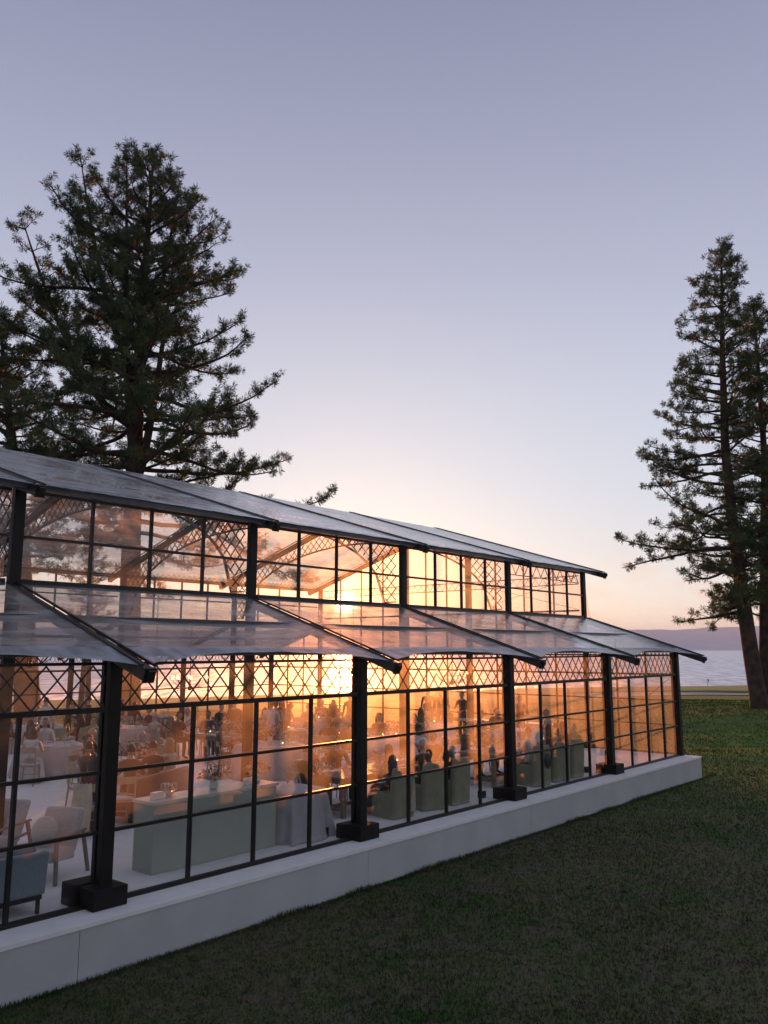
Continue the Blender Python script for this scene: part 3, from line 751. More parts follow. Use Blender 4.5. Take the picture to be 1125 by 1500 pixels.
def pine(label, px, dist, base_z, height, trunk_pts, r0, prof, seed, n_br, first, rscale=1.0, tuft=1.0, extra=(), fork=None, group=None, nlen=.25, nwid=.036, nn=24, gap=.12, drop=0):
    """trunk_pts: list of (height fraction, sideways offset as seen from the lawn); prof: list of (height fraction, left reach, right reach)"""
    rg = np.random.default_rng(seed); rr_ = random.Random(seed)
    a = YAW + math.atan((px-562.5)/F)
    bx_, by_ = CAM.x + dist*math.sin(a), CAM.y + dist*math.cos(a)
    side = Vector((math.cos(a), -math.sin(a), 0)); back = Vector((math.sin(a), math.cos(a), 0))
    root = thing('pine_tree', label, 'tree', (bx_, by_, base_z), 0, group)
    def interp(tab, t, c):
        for p, q in zip(tab[:-1], tab[1:]):
            if t <= q[0]:
                f = (t-p[0])/max(1e-6, q[0]-p[0]); return p[c]+(q[c]-p[c])*f
        return tab[-1][c]
    def tp(t, tab=trunk_pts):
        return side*interp(tab, t, 1) + back*(.25*math.sin(t*5+seed)) + Vector((0, 0, t*height))
    def tr(t): return r0*(1-t)**.85*(1.0 if t > .03 else 1+.18*(1-t/.03)) + .02
    mb = MB()
    K = 36
    mb.tube([tp(k/K) - Vector((0,0,.3 if k == 0 else 0)) for k in range(K+1)], [tr(k/K) for k in range(K+1)], 12)
    forks = []
    if fork:
        for (t0, t1, ox, oy) in fork:
            pts = []; 
            for k in range(13):
                f = k/12; t = t0+(t1-t0)*f; q = f**.6
                pts.append(tp(t0)*(1) + Vector((0,0,(t-t0)*height)) + side*ox*q*(1 if f < .5 else 1) + back*oy*q)
            mb.tube(pts, [tr(t0)*.55*(1-k/12)+.025 for k in range(13)], 8); forks.append(pts)
    tufts_p = []; tufts_d = []
    limb = MB()
    def grow(p0, d0, Lb, rb, upcurl, sub=True, dens=1.0):
        pts = [p0]; d = d0.normalized(); n = max(4, int(Lb/.45)); p = Vector(p0)
        for k in range(n):
            f = (k+1)/n
            d = (d + Vector((rr_.gauss(0, .10), rr_.gauss(0, .10), rr_.gauss(0, .07) + upcurl*(f-.35)*.16))).normalized()
            p = p + d*(Lb/n); pts.append(p.copy())
        limb.tube(pts, [rb*(1-.85*k/n)+.006 for k in range(n+1)], 5, caps=False)
        return pts
    def twigs(pts, Lb, f0, dens, scale):
        n = len(pts)-1
        step = .31/dens; s = f0*Lb; sgn = 1
        while s < Lb:
            f = s/Lb; k = min(n-1, int(f*n)); fr = f*n-k
            p = pts[k].lerp(pts[k+1], fr); d = (pts[k+1]-pts[k]).normalized()
            lat = d.cross(Vector((0,0,1)));
            if lat.length < .1: lat = Vector((rr_.gauss(0,1), rr_.gauss(0,1), 0))
            lat.normalize()
            sub_l = (.45 + (1-f)*Lb*.30)*scale*rr_.uniform(.6, 1.15)
            v = (d*rr_.uniform(.5, 1.0) + lat*sgn*rr_.uniform(.5, 1.0) + Vector((0,0,rr_.uniform(-.25, .65)))).normalized()
            q = p; m = max(2, int(sub_l/.24)); sp = [p]
            for j in range(m):
                v = (v + Vector((rr_.gauss(0,.13), rr_.gauss(0,.13), .07))).normalized()
                q = q + v*(sub_l/m); sp.append(q)
                if j >= m*.25 or rr_.random() < .35:
                    tufts_p.append(q + Vector((rr_.gauss(0,.03), rr_.gauss(0,.03), rr_.gauss(0,.03)))); tufts_d.append(v)
                    if rr_.random() < .75*tuft:
                        w_ = (v + Vector((rr_.gauss(0,.7), rr_.gauss(0,.7), rr_.uniform(0,.7)))).normalized()
                        l2 = rr_.uniform(.14, .34)
                        tufts_p.append(q + w_*l2); tufts_d.append(w_)
                        limb.tube([q, q+w_*l2], [.008, .004], 3, caps=False)
            tufts_p.append(q); tufts_d.append(v)
            limb.tube(sp, [.017*(1-j/(m+1))+.004 for j in range(m+1)], 3, caps=False)
            sgn = -sgn if rr_.random() < .85 else sgn
            s += step*rr_.uniform(.6, 1.4)
        e = (pts[-1]-pts[-2]).normalized(); tufts_p.append(pts[-1]); tufts_d.append(e)
    ga = rr_.random()*6
    for b in range(n_br):
        t = first + (1-first)*((b+rr_.random()*.7)/n_br)**.92
        if t > .985: t = .985
        ga += 2.399 + rr_.gauss(0, .35)
        lr = interp(prof, t, 1); rr2 = interp(prof, t, 2); c = math.cos(ga)
        reach = (lr if c < 0 else rr2)*abs(c) + .5*(lr+rr2)*(1-abs(c))*.92
        Lb = reach*rr_.uniform(.72, 1.08)
        if rr_.random() < gap: Lb *= .55
        Lb = max(.45, Lb)
        el = -.08 + .62*t**1.8 + rr_.gauss(0, .16) - drop*(1-t)
        d = (side*c + back*math.sin(ga))*math.cos(el) + Vector((0,0,math.sin(el)))
        base = tp(t)
        pts = grow(base, d, Lb, min(.11*r0/.5, .022+.016*Lb), 1.0)
        twigs(pts, Lb, .22 if Lb < 2.5 else .30, 1.0, rscale)
    for (t, c, s_, Lb, el) in extra:      # named limbs seen against the sky
        d = (side*c + back*s_).normalized()*math.cos(el) + Vector((0,0,math.sin(el)))
        pts = grow(tp(t), d, Lb, .12, .6); twigs(pts, Lb, .45, 1.0, .8)
    for pts in forks:
        Lf = sum((pts[i+1]-pts[i]).length for i in range(12))
        for q in range(max(6, int(Lf*3.2))):
            f = .25+.75*rr_.random(); k = min(11, int(f*12)); p = pts[k].lerp(pts[k+1], f*12-k)
            ga += 2.4; el = rr_.uniform(.1, .8); Lb = .5+(1-f)*1.7
            d = (side*math.cos(ga)+back*math.sin(ga))*math.cos(el)+Vector((0,0,math.sin(el)))
            twigs(grow(p, d, Lb, .025, 1.0), Lb, .25, 1.0, rscale)
        tufts_p.append(pts[-1]); tufts_d.append(Vector((0,0,1)))
    top = tp(1.0)
    for k in range(8):
        tufts_p.append(top + Vector((rr_.gauss(0,.05), rr_.gauss(0,.05), -.16*k))); tufts_d.append(Vector((rr_.gauss(0,.4), rr_.gauss(0,.4), 1)).normalized())
    tk = mb.build('trunk', M['bark'], root)
    lb = limb.build('branches', M['bark'], root)
    v = needle_tufts(np.array([tuple(p) for p in tufts_p]), np.array([tuple(p) for p in tufts_d]), rg, nn, nlen, nwid)
    cr_ = tri_object('crown', v, M['needle'], root)
    print('pine', len(tufts_p), 'tufts')
    return root

# big pine behind the tent (its foot is seen through the far wall)
gz = terr(20.4, 24.6)
pine('tall broad dark pine with forked top behind the left end of the tent', 198, 40, -.7, 28.6,
     [(0,0),(.3,-.25),(.45,-.3),(.7,-.3),(1,-.1)], .56,
     [(.0,4,5),(.34,6.5,6.6),(.40,7.4,7.6),(.46,7.6,7.0),(.53,7.4,7.0),(.60,7.2,5.8),(.66,7.2,5.7),(.73,7.0,5.5),(.78,6.6,4.8),(.80,5.4,4.2),(.85,4.0,3.2),(.90,3.1,2.2),(.94,2.2,1.4),(.97,1.3,.7),(1,.3,.3)],
     11, 128, .30, rscale=1.0, gap=.25, tuft=1.0,
     fork=[(.45,.995,-1.1,.4),(.62,.96,1.5,.3),(.60,.965,-3.2,.2),(.50,.84,-5.6,.3),(.40,.82,1.4,-.4)],
     extra=[(.405,1,.15,10.8,.05),(.375,1,-.2,9.6,.14),(.43,1,.25,7.6,.12),(.50,1,.1,6.8,.22),(.60,-1,.2,7.4,.20),(.52,-1,-.3,8.0,.15),(.46,-1,.1,7.6,.05),(.42,-1,.3,8.2,.05)])
pine('wide dark pine cropped by the left edge of the photo', 57, 44, -.75, 20.0,
     [(0,0),(.5,-1.0),(1,-2.6)], .62,
     [(0,5,5),(.3,5,4.8),(.5,5.6,4.6),(.7,5.2,3.8),(.85,3.8,2.8),(1,1.5,1.2)], 23, 92, .38, rscale=1.05, gap=.2)
# pair of leaning pines on the mound at the right
pine('tall pine with slightly leaning trunk on the mound at the right', 1100, 50, .0, 26.7,
     [(0,0),(.12,-.28),(.25,-.52),(.4,-.75),(.55,-.85),(.75,-.65),(1,-.30)], .45,
     [(0,4,3),(.18,4.6,2.6),(.27,4.6,2.8),(.34,6.6,3.2),(.40,5.4,3.2),(.46,5.3,3.2),(.53,4.9,3.0),(.60,4.3,2.8),(.65,3.9,2.6),(.72,3.2,2.4),(.78,3.0,2.2),(.83,2.3,2.0),(.88,2.1,1.8),(.92,1.1,1.7),(.96,.7,.9),(1,.3,.35)],
     31, 150, .185, rscale=.9, gap=.25, nlen=.25, nwid=.040, nn=22, drop=.12,
     extra=[(.33,-1,.1,6.2,.12),(.20,-1,.2,3.6,-.25)])
pine('slimmer straight pine rising just right of the leaning one', 1108, 51.5, .0, 23.6,
     [(0,0),(.3,.45),(.6,.9),(1,.95)], .37,
     [(0,3,3.2),(.25,3.2,4.0),(.45,2.8,3.6),(.65,2.2,2.9),(.82,1.7,2.0),(.92,1.1,1.2),(1,.3,.3)],
     47, 104, .24, rscale=.85, gap=.3, nlen=.25, nwid=.040, nn=22, drop=.1)
# thin pines nearer the shore, seen through the left bays
pine('thin pine near the shore, left one of a close pair behind the tent', 129, 74, terr(*polar(129, 74)), 15, [(0,0),(1,.3)], .24, [(0,2,2),(.4,2.2,2.2),(.7,1.6,1.6),(1,.3,.3)], 51, 40, .38, nn=9, nwid=.04)
pine('thin pine near the shore, right one of a close pair behind the tent', 138.5, 76, terr(*polar(138.5, 76)), 14, [(0,0),(1,-.2)], .22, [(0,2,2),(.4,2.2,2.2),(.7,1.6,1.6),(1,.3,.3)], 53, 36, .4, nn=9, nwid=.04)
# ------------------------------------------------------------------ furniture
def crossback():
    t = thing('dining_chair', 'x', 'chair', (0, 0, 0), 0, 'wooden dining chairs with white cushions')
    MB().box((-.21, -.20, .435), (.21, .21, .465)).build('seat', M['wood'], t, .01)
    m = MB(); m.box((-.20, -.185, .468), (.20, .20, .515)); m.build('cushion', M['cushion'], t, .02)
    for sx in (-1, 1):
        MB().tube([(sx*.19, .18, .43), (sx*.20, .20, 0)], [.019, .014], 6).build('leg', M['wood'], t)
        MB().tube([(sx*.19, -.25, 0), (sx*.185, -.19, .43), (sx*.19, -.22, .70), (sx*.185, -.27, .90)], [.015, .019, .018, .016], 6).build('leg', M['wood'], t)
    m = MB(); n = 8
    for k in range(n):
        a0 = -1+2*k/n; a1 = -1+2*(k+1)/n
        f = lambda a: (a*.20, -.265-.035*(1-a*a), .84)
        m.bar(f(a0), f(a1), .022, .13)
    m.build('backrest', M['wood'], t)
    m = MB(); m.bar((-.185, -.24, .58), (.185, -.24, .58), .02, .03); m.bar((-.19, 0, .25), (.19, 0, .25), .018); m.build('stretcher', M['wood'], t)
    return t
def slipchair():
    t = thing('slipcovered_chair', 'x', 'chair', (0, 0, 0), 0, 'sage slipcovered dining chairs')
    m = MB(); prof = []
    vs = []; fs = []
    nz = 8; n = 32
    for j in range(nz+1):
        z = .48*j/nz
        for k in range(n):
            a = 2*PI*k/n; c, s = math.cos(a), math.sin(a)
            e = .18; x = .27*math.copysign(abs(c)**e, c); y = .30*math.copysign(abs(s)**e, s)
            fl = 1+.05*(1-z/.48) + .018*math.sin(a*9)*(1-z/.48)
            vs.append((x*fl, y*fl+.02, z))
    for j in range(nz):
        for k in range(n): fs.append((j*n+k, j*n+(k+1) % n, (j+1)*n+(k+1) % n, (j+1)*n+k))
    fs.append(tuple(nz*n+k for k in range(n)))
    m.add(vs, fs, 0, True).build('seat_cover', M['slip'], t)
    m = MB(); vs = []; fs = []
    nz = 9
    for j in range(nz+1):
        z = .02+.93*j/nz; y = -.27-.05*(z/.95)
        for k in range(24):
            a = 2*PI*k/24; c, s = math.cos(a), math.sin(a); wv = .285 + .02*(1-z)+(.0 if j < nz-1 else -.02*(j-nz+2))
            x = wv*math.copysign(abs(c)**.3, c); yy = .055*math.copysign(abs(s)**.5, s) + .006*math.sin(a*7+z*3)
            vs.append((x, y+yy, z))
    for j in range(nz):
        for k in range(24): fs.append((j*24+k, j*24+(k+1) % 24, (j+1)*24+(k+1) % 24, (j+1)*24+k))
    fs.append(tuple(nz*24+k for k in range(24)))
    m.add(vs, fs, 0, True).build('back_cover', M['slip'], t)
    return t
PROTO = {}
def place(kind, maker, x, y, rz, label, group=None, z=0, sc=None):
    if kind not in PROTO: o = maker(); PROTO[kind] = o
    else: o = copy_tree(PROTO[kind])
    o.location = (x, y, z); o.rotation_euler = (0, 0, rz); o['label'] = label
    if group: o['group'] = group
    if sc: o.scale = (sc, sc, sc)
    return o
def face(x, y, tx, ty): return math.atan2(-(tx-x), ty-y)      # local +Y looks at the target

def cloth_round(r, h, mat, folds=14, seed=0, sq=1.0):
    rg_ = random.Random(seed); ph = [rg_.uniform(0, 6) for _ in range(4)]
    vs = [(0, 0, h)]; fs = []; n = 96
    prof = [(r*.5, h), (r*.96, h), (r*.995, h-.012), (r, h-.05)] + [(r+.02+.10*(k/9), h-.05-(h-.06)*k/9) for k in range(1, 10)]
    for j, (q, z) in enumerate(prof):
        amt = max(0, (h-.05-z)/h)
        for k in range(n):
            a = 2*PI*k/n
            w_ = q + amt*.075*(math.sin(a*folds+ph[0]+.5*math.sin(a*3+ph[1])) + .4*math.sin(a*folds*1.7+ph[2]))
            c, s = math.cos(a), math.sin(a)
            if sq < 1: c = math.copysign(abs(c)**sq, c); s = math.copysign(abs(s)**sq, s)
            vs.append((w_*c, w_*s, z))
    for k in range(n): fs.append((0, 1+k, 1+(k+1) % n))
    for j in range(len(prof)-1):
        for k in range(n): fs.append((1+j*n+k, 1+(j+1)*n+k, 1+(j+1)*n+(k+1) % n, 1+j*n+(k+1) % n))
    return MB().add(vs, fs, 0, True)
def round_table(x, y, r, mat, label, seed):
    t = thing('round_table', label, 'table', (x, y, 0), seed*.7, 'cloth covered round dining tables')
    cloth_round(r, .76, mat, int(10+r*6), seed).build('tablecloth', mat, t)
    MB().lathe([(r*.55, .02), (r*.55, .05), (.05, .08), (.05, .70), (r*.94, .72), (r*.94, .752)], n=24).build('table_base', M['wood'], t)
    return t
def wine_glass():
    t = thing('wine_glass', 'x', 'glass', (0,0,0)); 
    MB().lathe([(.034, .001), (.030, .005), (.004, .010), (.004, .085)], n=8).build('stem', M['glass'], t)
    MB().lathe([(.004, .085), (.030, .105), (.038, .14), (.031, .20)], n=10).build('bowl', M['glass'], t)
    return t
def plate():
    t = MB().lathe([(.07, .001), (.12, .010), (.135, .018), (.132, .020), (.115, .013), (.07, .007), (.001, .007)], n=18).build('plate', M['porcelain']); tag(t, 'x', 'plate'); return t
def napkin():
    vs = []; 
    m = MB(); m.add([(-.06,-.09,.0),(.06,-.08,.0),(.07,.08,.0),(-.05,.09,.0),(-.03,-.05,.035),(.03,-.04,.05),(.03,.04,.03),(-.02,.05,.055)], [(0,3,2,1),(4,5,6,7),(0,1,5,4),(1,2,6,5),(2,3,7,6),(3,0,4,7)])
    t = m.build('napkin', M['cushion'], None, .006); tag(t, 'x', 'napkin'); return t
def candle():
    t = thing('candle', 'x', 'candle', (0,0,0))
    MB().lathe([(.032, .001), (.036, .06), (.034, .062), (.028, .01), (.001, .01)], n=12).build('holder', M['glass'], t)
    MB().lathe([(.02, .012), (.02, .045), (.001, .047)], n=10).build('wax', M['porcelain'], t)
    MB().lathe([(.001, .046), (.010, .058), (.007, .075), (.001, .092)], n=8).build('flame', M['flame'], t)
    return t
def flowers(rad, hgt, petal, seed, n=80, dark=False):
    """vase with a loose cloud of blossoms"""
    rg_ = random.Random(seed)
    t = thing('flower_arrangement', 'x', 'flowers', (0,0,0))
    MB().lathe([(.05, .0), (.075, .04), (.06, hgt*.35), (.075, hgt*.42)], n=14).build('vase', M['porcelain'], t)
    pm = MB(); lm = MB()
    for k in range(n):
        a = rg_.uniform(0, 2*PI); q = rad*math.sqrt(rg_.random()); z = hgt*.45+rg_.random()*hgt*.75*(1-.5*q/rad)
        c = Vector((q*math.cos(a), q*math.sin(a), z)); s = rg_.uniform(.022, .05)
        nrm = Vector((c.x, c.y, (z-hgt*.3)*1.2)).normalized()
        # each blossom: two rings of petals
        u = nrm.orthogonal().normalized(); v = nrm.cross(u)
        for ring in range(2):
            np_ = 6
            for p in range(np_):
                b = 2*PI*(p+ring*.5)/np_; d = u*math.cos(b)+v*math.sin(b); e = u*math.cos(b+.5)+v*math.sin(b+.5); f = u*math.cos(b-.5)+v*math.sin(b-.5)
                q1 = s*(1-.35*ring)
                pm.add([c, c+f*q1*.7+nrm*q1*.25, c+d*q1+nrm*q1*(.3+.4*ring), c+e*q1*.7+nrm*q1*.25], [(0,1,2,3)], 0)
        lm.tube([(0, 0, hgt*.35), tuple(c)], .003, 3, caps=False)
        if k % 2 == 0:
            d = (nrm+Vector((rg_.gauss(0,.6), rg_.gauss(0,.6), rg_.gauss(0,.4)))).normalized(); s2 = d.orthogonal().normalized()*.018
            l = rg_.uniform(.06, .12); lm.add([c, c+d*l*.5+s2, c+d*l, c+d*l*.5-s2], [(0,1,2,3)], 0)
    pm.build('blossoms', petal, t); lm.build('stems', M['leafg'], t)
    return t
def setting(tx, ty, spots, desc, z=.764):
    """plates, glasses and napkins in front of each spot (angle list or (x,y) list)"""
    for (x, y, a) in spots:
        ca, sa = math.cos(a), math.sin(a)
        def P(u, v): return (x+u*ca-v*sa, y+u*sa+v*ca)
        place('plate', plate, *P(0, 0), a, 'white dinner plate on ' + desc, 'dinner plates on ' + desc, z)
        place('glass', wine_glass, *P(.15, .13), a, 'stemmed wine glass on ' + desc, 'wine glasses on ' + desc, z)
        place('glass', wine_glass, *P(.07, .20), a, 'stemmed wine glass on ' + desc, 'wine glasses on ' + desc, z)
        if rnd.random() < .6: place('napkin', napkin, *P(-.19, .02), a+rnd.uniform(-.5,.5), 'rumpled white napkin on ' + desc, 'napkins on ' + desc, z)
def round_setting(cx, cy, r, n, desc, ph=0):
    setting(cx, cy, [(cx+(r-.2)*math.cos(ph+2*PI*k/n), cy+(r-.2)*math.sin(ph+2*PI*k/n), ph+2*PI*k/n+PI/2) for k in range(n)], desc)

# tables ---------------------------------------------------------------
RT = [  # x, y, r, cloth, label, short description, flowers(rad,h,petal), candles
 (10.25, 12.2, .82, 'pink_cloth', 'round table in a blush floor length cloth at the far left', 'the blush cloth round table at the left', None, 0),
 (9.35, 7.15, .98, 'white_cloth', 'large round table crowded with cream flowers right behind the near black post', 'the flower heaped round table behind the near post', (.42,.5,'petal_w',150), 1),
 (14.1, 15.0, .9, 'grey_cloth', 'grey clothed round table behind the white flowers', 'the grey clothed table', (.22,.35,'petal_w',45), 1),
 (17.3, 18.0, .85, 'wood2', 'small brown round table against the far wall with a lit candle', 'the brown table by the far wall', None, 1),
 (12.6, 17.6, .9, 'white_cloth', 'white round table far back at the left among dark suited guests', 'the white table far back left', (.2,.3,'petal_p',40), 2),
 (13.9, 7.7, .95, 'pink_cloth', 'round table with candles and tall blush flowers in the middle of the tent', 'the candlelit round table in the middle', (.30,.55,'petal_p',95), 3),
 (16.9, 10.6, .9, 'pink_cloth', 'round table set for dinner behind the candlelit middle table', 'the round table behind the candlelit one', (.25,.45,'petal_p',60), 2),
 (20.7, 12.6, .95, 'white_cloth', 'white round table in the glow left of the second post', 'the white table in the sunset glow', (.2,.3,'petal_w',50), 2),
 (17.4, 6.4, .95, 'white_cloth', 'round table glittering with glasses and candles right of the second post', 'the glittering table right of the second post', (.28,.5,'petal_p',80), 5),
 (21.6, 8.4, .9, 'white_cloth', 'white round table where two guests stand, seen above the glittering one', 'the far white table with standing guests', (.2,.35,'petal_w',50), 2),
 (21.6, 5.0, .85, 'white_cloth', 'white round table nearest the gable end behind the standing man', 'the white table nearest the gable', (.18,.3,'petal_p',40), 1),
]
for i, (x, y, r, c, lab, sd, fl, nc) in enumerate(RT):
    round_table(x, y, r, M[c], lab, i+1)
    round_setting(x, y, r, 8 if r > .9 else 6, sd, i*.6)
    if fl:
        f = flowers(fl[0], fl[1], M[fl[2]], i+3, fl[3]); f.location = (x, y, .762)
        f['label'] = ('cream' if fl[2] == 'petal_w' else 'blush') + ' flower arrangement on ' + sd
    for k in range(nc):
        a = i+2*PI*k/max(1, nc); q = (fl[0] if fl else 0)+.08 if r > .5 else .1
        place('candle', candle, x+min(q, r-.3)*math.cos(a), y+min(q, r-.3)*math.sin(a), 0, 'lit glass candle on ' + sd, 'candles on ' + sd, .764)

def farm_table(x0, x1, y0, y1, label, pedestal=False):
    t = thing('farm_table' if not pedestal else 'pedestal_table', label, 'table', ((x0+x1)/2, (y0+y1)/2, 0))
    w_, d_ = (x1-x0)/2, (y1-y0)/2
    m = MB()
    nb = max(3, int((2*d_)/.18))
    for k in range(nb): m.box((-w_, -d_+2*d_*k/nb+.002, .725), (w_, -d_+2*d_*(k+1)/nb-.002, .765))
    m.build('tabletop', M['wood2'], t, .005)
    m = MB(); m.box((-w_+.08, -d_+.06, .63), (w_-.08, -d_+.09, .722)); m.box((-w_+.08, d_-.09, .63), (w_-.08, d_-.06, .722)); m.box((-w_+.06, -d_+.10, .63), (-w_+.09, d_-.10, .722)); m.box((w_-.09, -d_+.10, .63), (w_-.06, d_-.10, .722)); m.build('apron', M['wood2'], t)
    if pedestal:
        for s in (-1, 1):
            MB().lathe([(.20, .0), (.19, .05), (.06, .12), (.05, .3), (.09, .42), (.05, .55), (.12, .62)], (0, s*d_*.5, 0), 16).build('pedestal', M['black'], t)
    else:
        for sx in (-1, 1):
            for sy in (-1, 1): MB().box((sx*(w_-.10)-.045, sy*(d_-.10)-.045, 0), (sx*(w_-.10)+.045, sy*(d_-.10)+.045, .72)).build('leg', M['wood2'], t, .006)
        m = MB()
        for sx in (-1, 1): m.box((sx*(w_-.10)-.03, -d_+.15, .12), (sx*(w_-.10)+.03, d_-.15, .19))
        m.box((-w_+.10, -.03, .125), (w_-.10, .03, .185)); m.build('stretcher', M['wood2'], t)
    return t
farm_table(10.95, 14.0, 2.32, 3.35, 'long wooden dining table behind the second black post')
farm_table(15.9, 19.2, 2.05, 3.15, 'long wooden dining table behind the third black post')
farm_table(14.25, 15.35, 9.6, 12.0, 'wooden table on black turned pedestals in front of the man in a tuxedo', True)
setting(0, 0, [(11.6+.75*k, 2.52, 0) for k in range(4)] + [(11.4+.75*k, 3.14, PI) for k in range(4)], 'the long wooden table behind the second post', .768)
setting(0, 0, [(16.6+.72*k, 2.25, 0) for k in range(4)] + [(16.4+.75*k, 2.95, PI) for k in range(4)], 'the long wooden table behind the third post', .768)
setting(0, 0, [(14.45, 10.1+.6*k, -PI/2) for k in range(3)] + [(15.15, 10.1+.6*k, PI/2) for k in range(3)], 'the pedestal table', .768)
for (x, y, rad, h, pet, n, lab) in ((12.6, 2.85, .24, .34, 'petal_p', 60, 'blush flower arrangement on the long table behind the second post'),
                                    (16.75, 2.62, .30, .40, 'petal_w', 70, 'low leafy flower arrangement at the near end of the long table behind the third post'),
                                    (18.1, 2.6, .22, .34, 'petal_p', 50, 'blush flower arrangement on the far half of the long table behind the third post'),
                                    (14.8, 10.35, .42, .42, 'petal_p', 120, 'wide low mound of blush flowers on the pedestal table')):
    f = flowers(rad, h, M[pet], int(x*7), n); f.location = (x, y, .767); f['label'] = lab
for (x, y, d) in ((11.9, 2.8, 'the long table behind the second post'), (13.3, 2.9, 'the long table behind the second post'), (17.4, 2.6, 'the long table behind the third post'), (14.7, 11.2, 'the pedestal table')):
    place('candle', candle, x, y, 0, 'lit glass candle on ' + d, 'candles on ' + d, .768)

# sage bar counter along the glass
bar = thing('bar_counter', 'long sage green bar counter standing inside the glass between the two nearest posts', 'bar', (7.45, 1.98, 0))
MB().box((-1.22, -.25, 0), (1.2, .24, .97)).build('body', M['sage'], bar, .006)
MB().box((-1.20, -.27, .80), (1.18, -.253, .81)).build('moulding', M['sage'], bar)
MB().box((-1.25, -.28, .972), (1.24, .27, 1.02)).build('counter_top', M['sagetop'], bar, .006)
f = flowers(.24, .36, M['petal_p'], 77, 70); f.location = (7.55, 2.02, 1.022); f['label'] = 'blush flower arrangement in the middle of the sage bar counter'
f = flowers(.20, .34, M['petal_p'], 78, 50); f.location = (8.45, 2.0, 1.022); f['label'] = 'blush flower arrangement at the right end of the sage bar counter'
f = flowers(.09, .15, M['petal_w'], 79, 14); f.location = (6.72, 2.05, 1.022); f['label'] = 'small cream posy beside the glasses on the bar counter'
b = MB().box((-.10, -.05, 0), (.10, .05, .10)).build('menu_block', M['porcelain'], None, .006); b.location = (6.42, 1.93, 1.023); b.rotation_euler = (0, 0, .1); tag(b, 'small white box at the left end of the sage bar counter', 'box')
b = MB().box((-.10, -.05, 0), (.10, .05, .11)).build('menu_block', M['porcelain'], None, .006); b.location = (8.2, 1.9, 1.023); tag(b, 'small white box at the right end of the sage bar counter', 'box')
for k in range(5): place('glass', wine_glass, 6.56+.07*(k % 3), 1.90+.09*(k//3), 0, 'stemmed glass on the left end of the sage bar counter', 'glasses on the bar counter', 1.023)
# draped cocktail table
dt_ = thing('draped_table', 'square table under a grey cloth falling to the floor, just left of the second post', 'table', (9.35, 2.12, 0))
dt_.rotation_euler = (0, 0, .08)
mm = cloth_round(.52, .80, None, 9, 5, .45); mm.build('tablecloth', M['grey_cloth'], dt_)
MB().box((-.42, -.42, .0), (.42, .42, .79)).build('table_frame', M['wood'], dt_)
# pooled cloth at the foot
vs_ = MB(); vs_.tube([(-.55,-.50,.03),(-.2,-.62,.035),(.25,-.58,.03),(.55,-.52,.03)], [.02,.035,.03,.02], 7).build('cloth_hem', M['grey_cloth'], dt_)
# white console near the gable
cn_ = thing('console_table', 'long narrow white topped table standing near the gable end', 'table', (23.4, 6.4, 0))
MB().box((-.3, -2.2, .78), (.3, 2.2, .83)).build('tabletop', M['porcelain'], cn_)
for sx in (-1, 1):
    for sy in (-1, 1): MB().box((sx*.26-.02, sy*2.1-.02, 0), (sx*.26+.02, sy*2.1+.02, .78)).build('leg', M['black'], cn_)

# lounge corner ---------------------------------------------------------
sf = thing('sofa', 'grey blue upholstered sofa seen from behind at the lower left corner of the tent', 'sofa', (3.35, 1.62, 0), 0)
MB().box((-1.0, -.32, .30), (1.0, .48, .46)).build('seat', M['bluefab'], sf, .03)
m = MB(); m.add([(-1.02,-.34,.22),(1.02,-.34,.22),(1.02,-.22,.22),(-1.02,-.22,.22),(-1.02,-.40,.74),(1.02,-.40,.74),(1.02,-.27,.74),(-1.02,-.27,.74)], [(0,3,2,1),(4,5,6,7),(0,1,5,4),(1,2,6,5),(2,3,7,6),(3,0,4,7)]); m.build('backrest', M['bluefab'], sf, .03)
MB().box((-.96, -.25, .44), (-.01, -.12, .80)).build('back_cushion', M['bluefab'], sf, .05); MB().box((.01, -.25, .44), (.93, -.12, .80)).build('back_cushion', M['bluefab'], sf, .05)
for sx in (-1, 1): MB().box((sx*.98-.05, -.20, .25), (sx*.98+.05, .48, .62)).build('arm', M['bluefab'], sf, .03)
MB().box((-.98, -.33, .17), (.98, .46, .22)).build('base_rail', M['black'], sf)
for sx in (-1, 1):
    for y in (-.31, .42): MB().box((sx*.94-.02, y-.02, 0), (sx*.94+.02, y+.02, .17)).build('leg', M['black'], sf)
def armchair(x, y, rz, label):
    t = thing('armchair', label, 'armchair', (x, y, 0), rz, 'grey beige lounge armchairs')
    m = MB(); m.add([(-.32,-.25,.24),(.32,-.25,.24),(.32,.36,.30),(-.32,.36,.30),(-.32,-.22,.42),(.32,-.22,.42),(.32,.36,.46),(-.32,.36,.46)], [(0,3,2,1),(4,5,6,7),(0,1,5,4),(1,2,6,5),(2,3,7,6),(3,0,4,7)]); m.build('seat', M['beigefab'], t, .04)
    m = MB(); m.add([(-.31,-.28,.32),(.31,-.28,.32),(.31,-.13,.32),(-.31,-.13,.32),(-.29,-.52,.90),(.29,-.52,.90),(.29,-.38,.92),(-.29,-.38,.92)], [(0,3,2,1),(4,5,6,7),(0,1,5,4),(1,2,6,5),(2,3,7,6),(3,0,4,7)]); m.build('backrest', M['beigefab'], t, .04)
    for sx in (-1, 1):
        MB().bar((sx*.36, -.42, .62), (sx*.36, .36, .58), .05, .03).build('arm', M['greywood'], t, .006)
        MB().bar((sx*.36, .30, .0), (sx*.36, .33, .57), .04, .05).build('leg', M['greywood'], t)
        MB().bar((sx*.35, -.55, .0), (sx*.35, -.36, .60), .04, .05).build('leg', M['greywood'], t)
    return t
armchair(4.95, 4.05, PI*.62, 'grey beige armchair with wooden arms standing farther from the glass behind the sofa')
armchair(5.15, 2.75, PI*.66, 'grey beige armchair with a scatter pillow standing nearer the near black post')
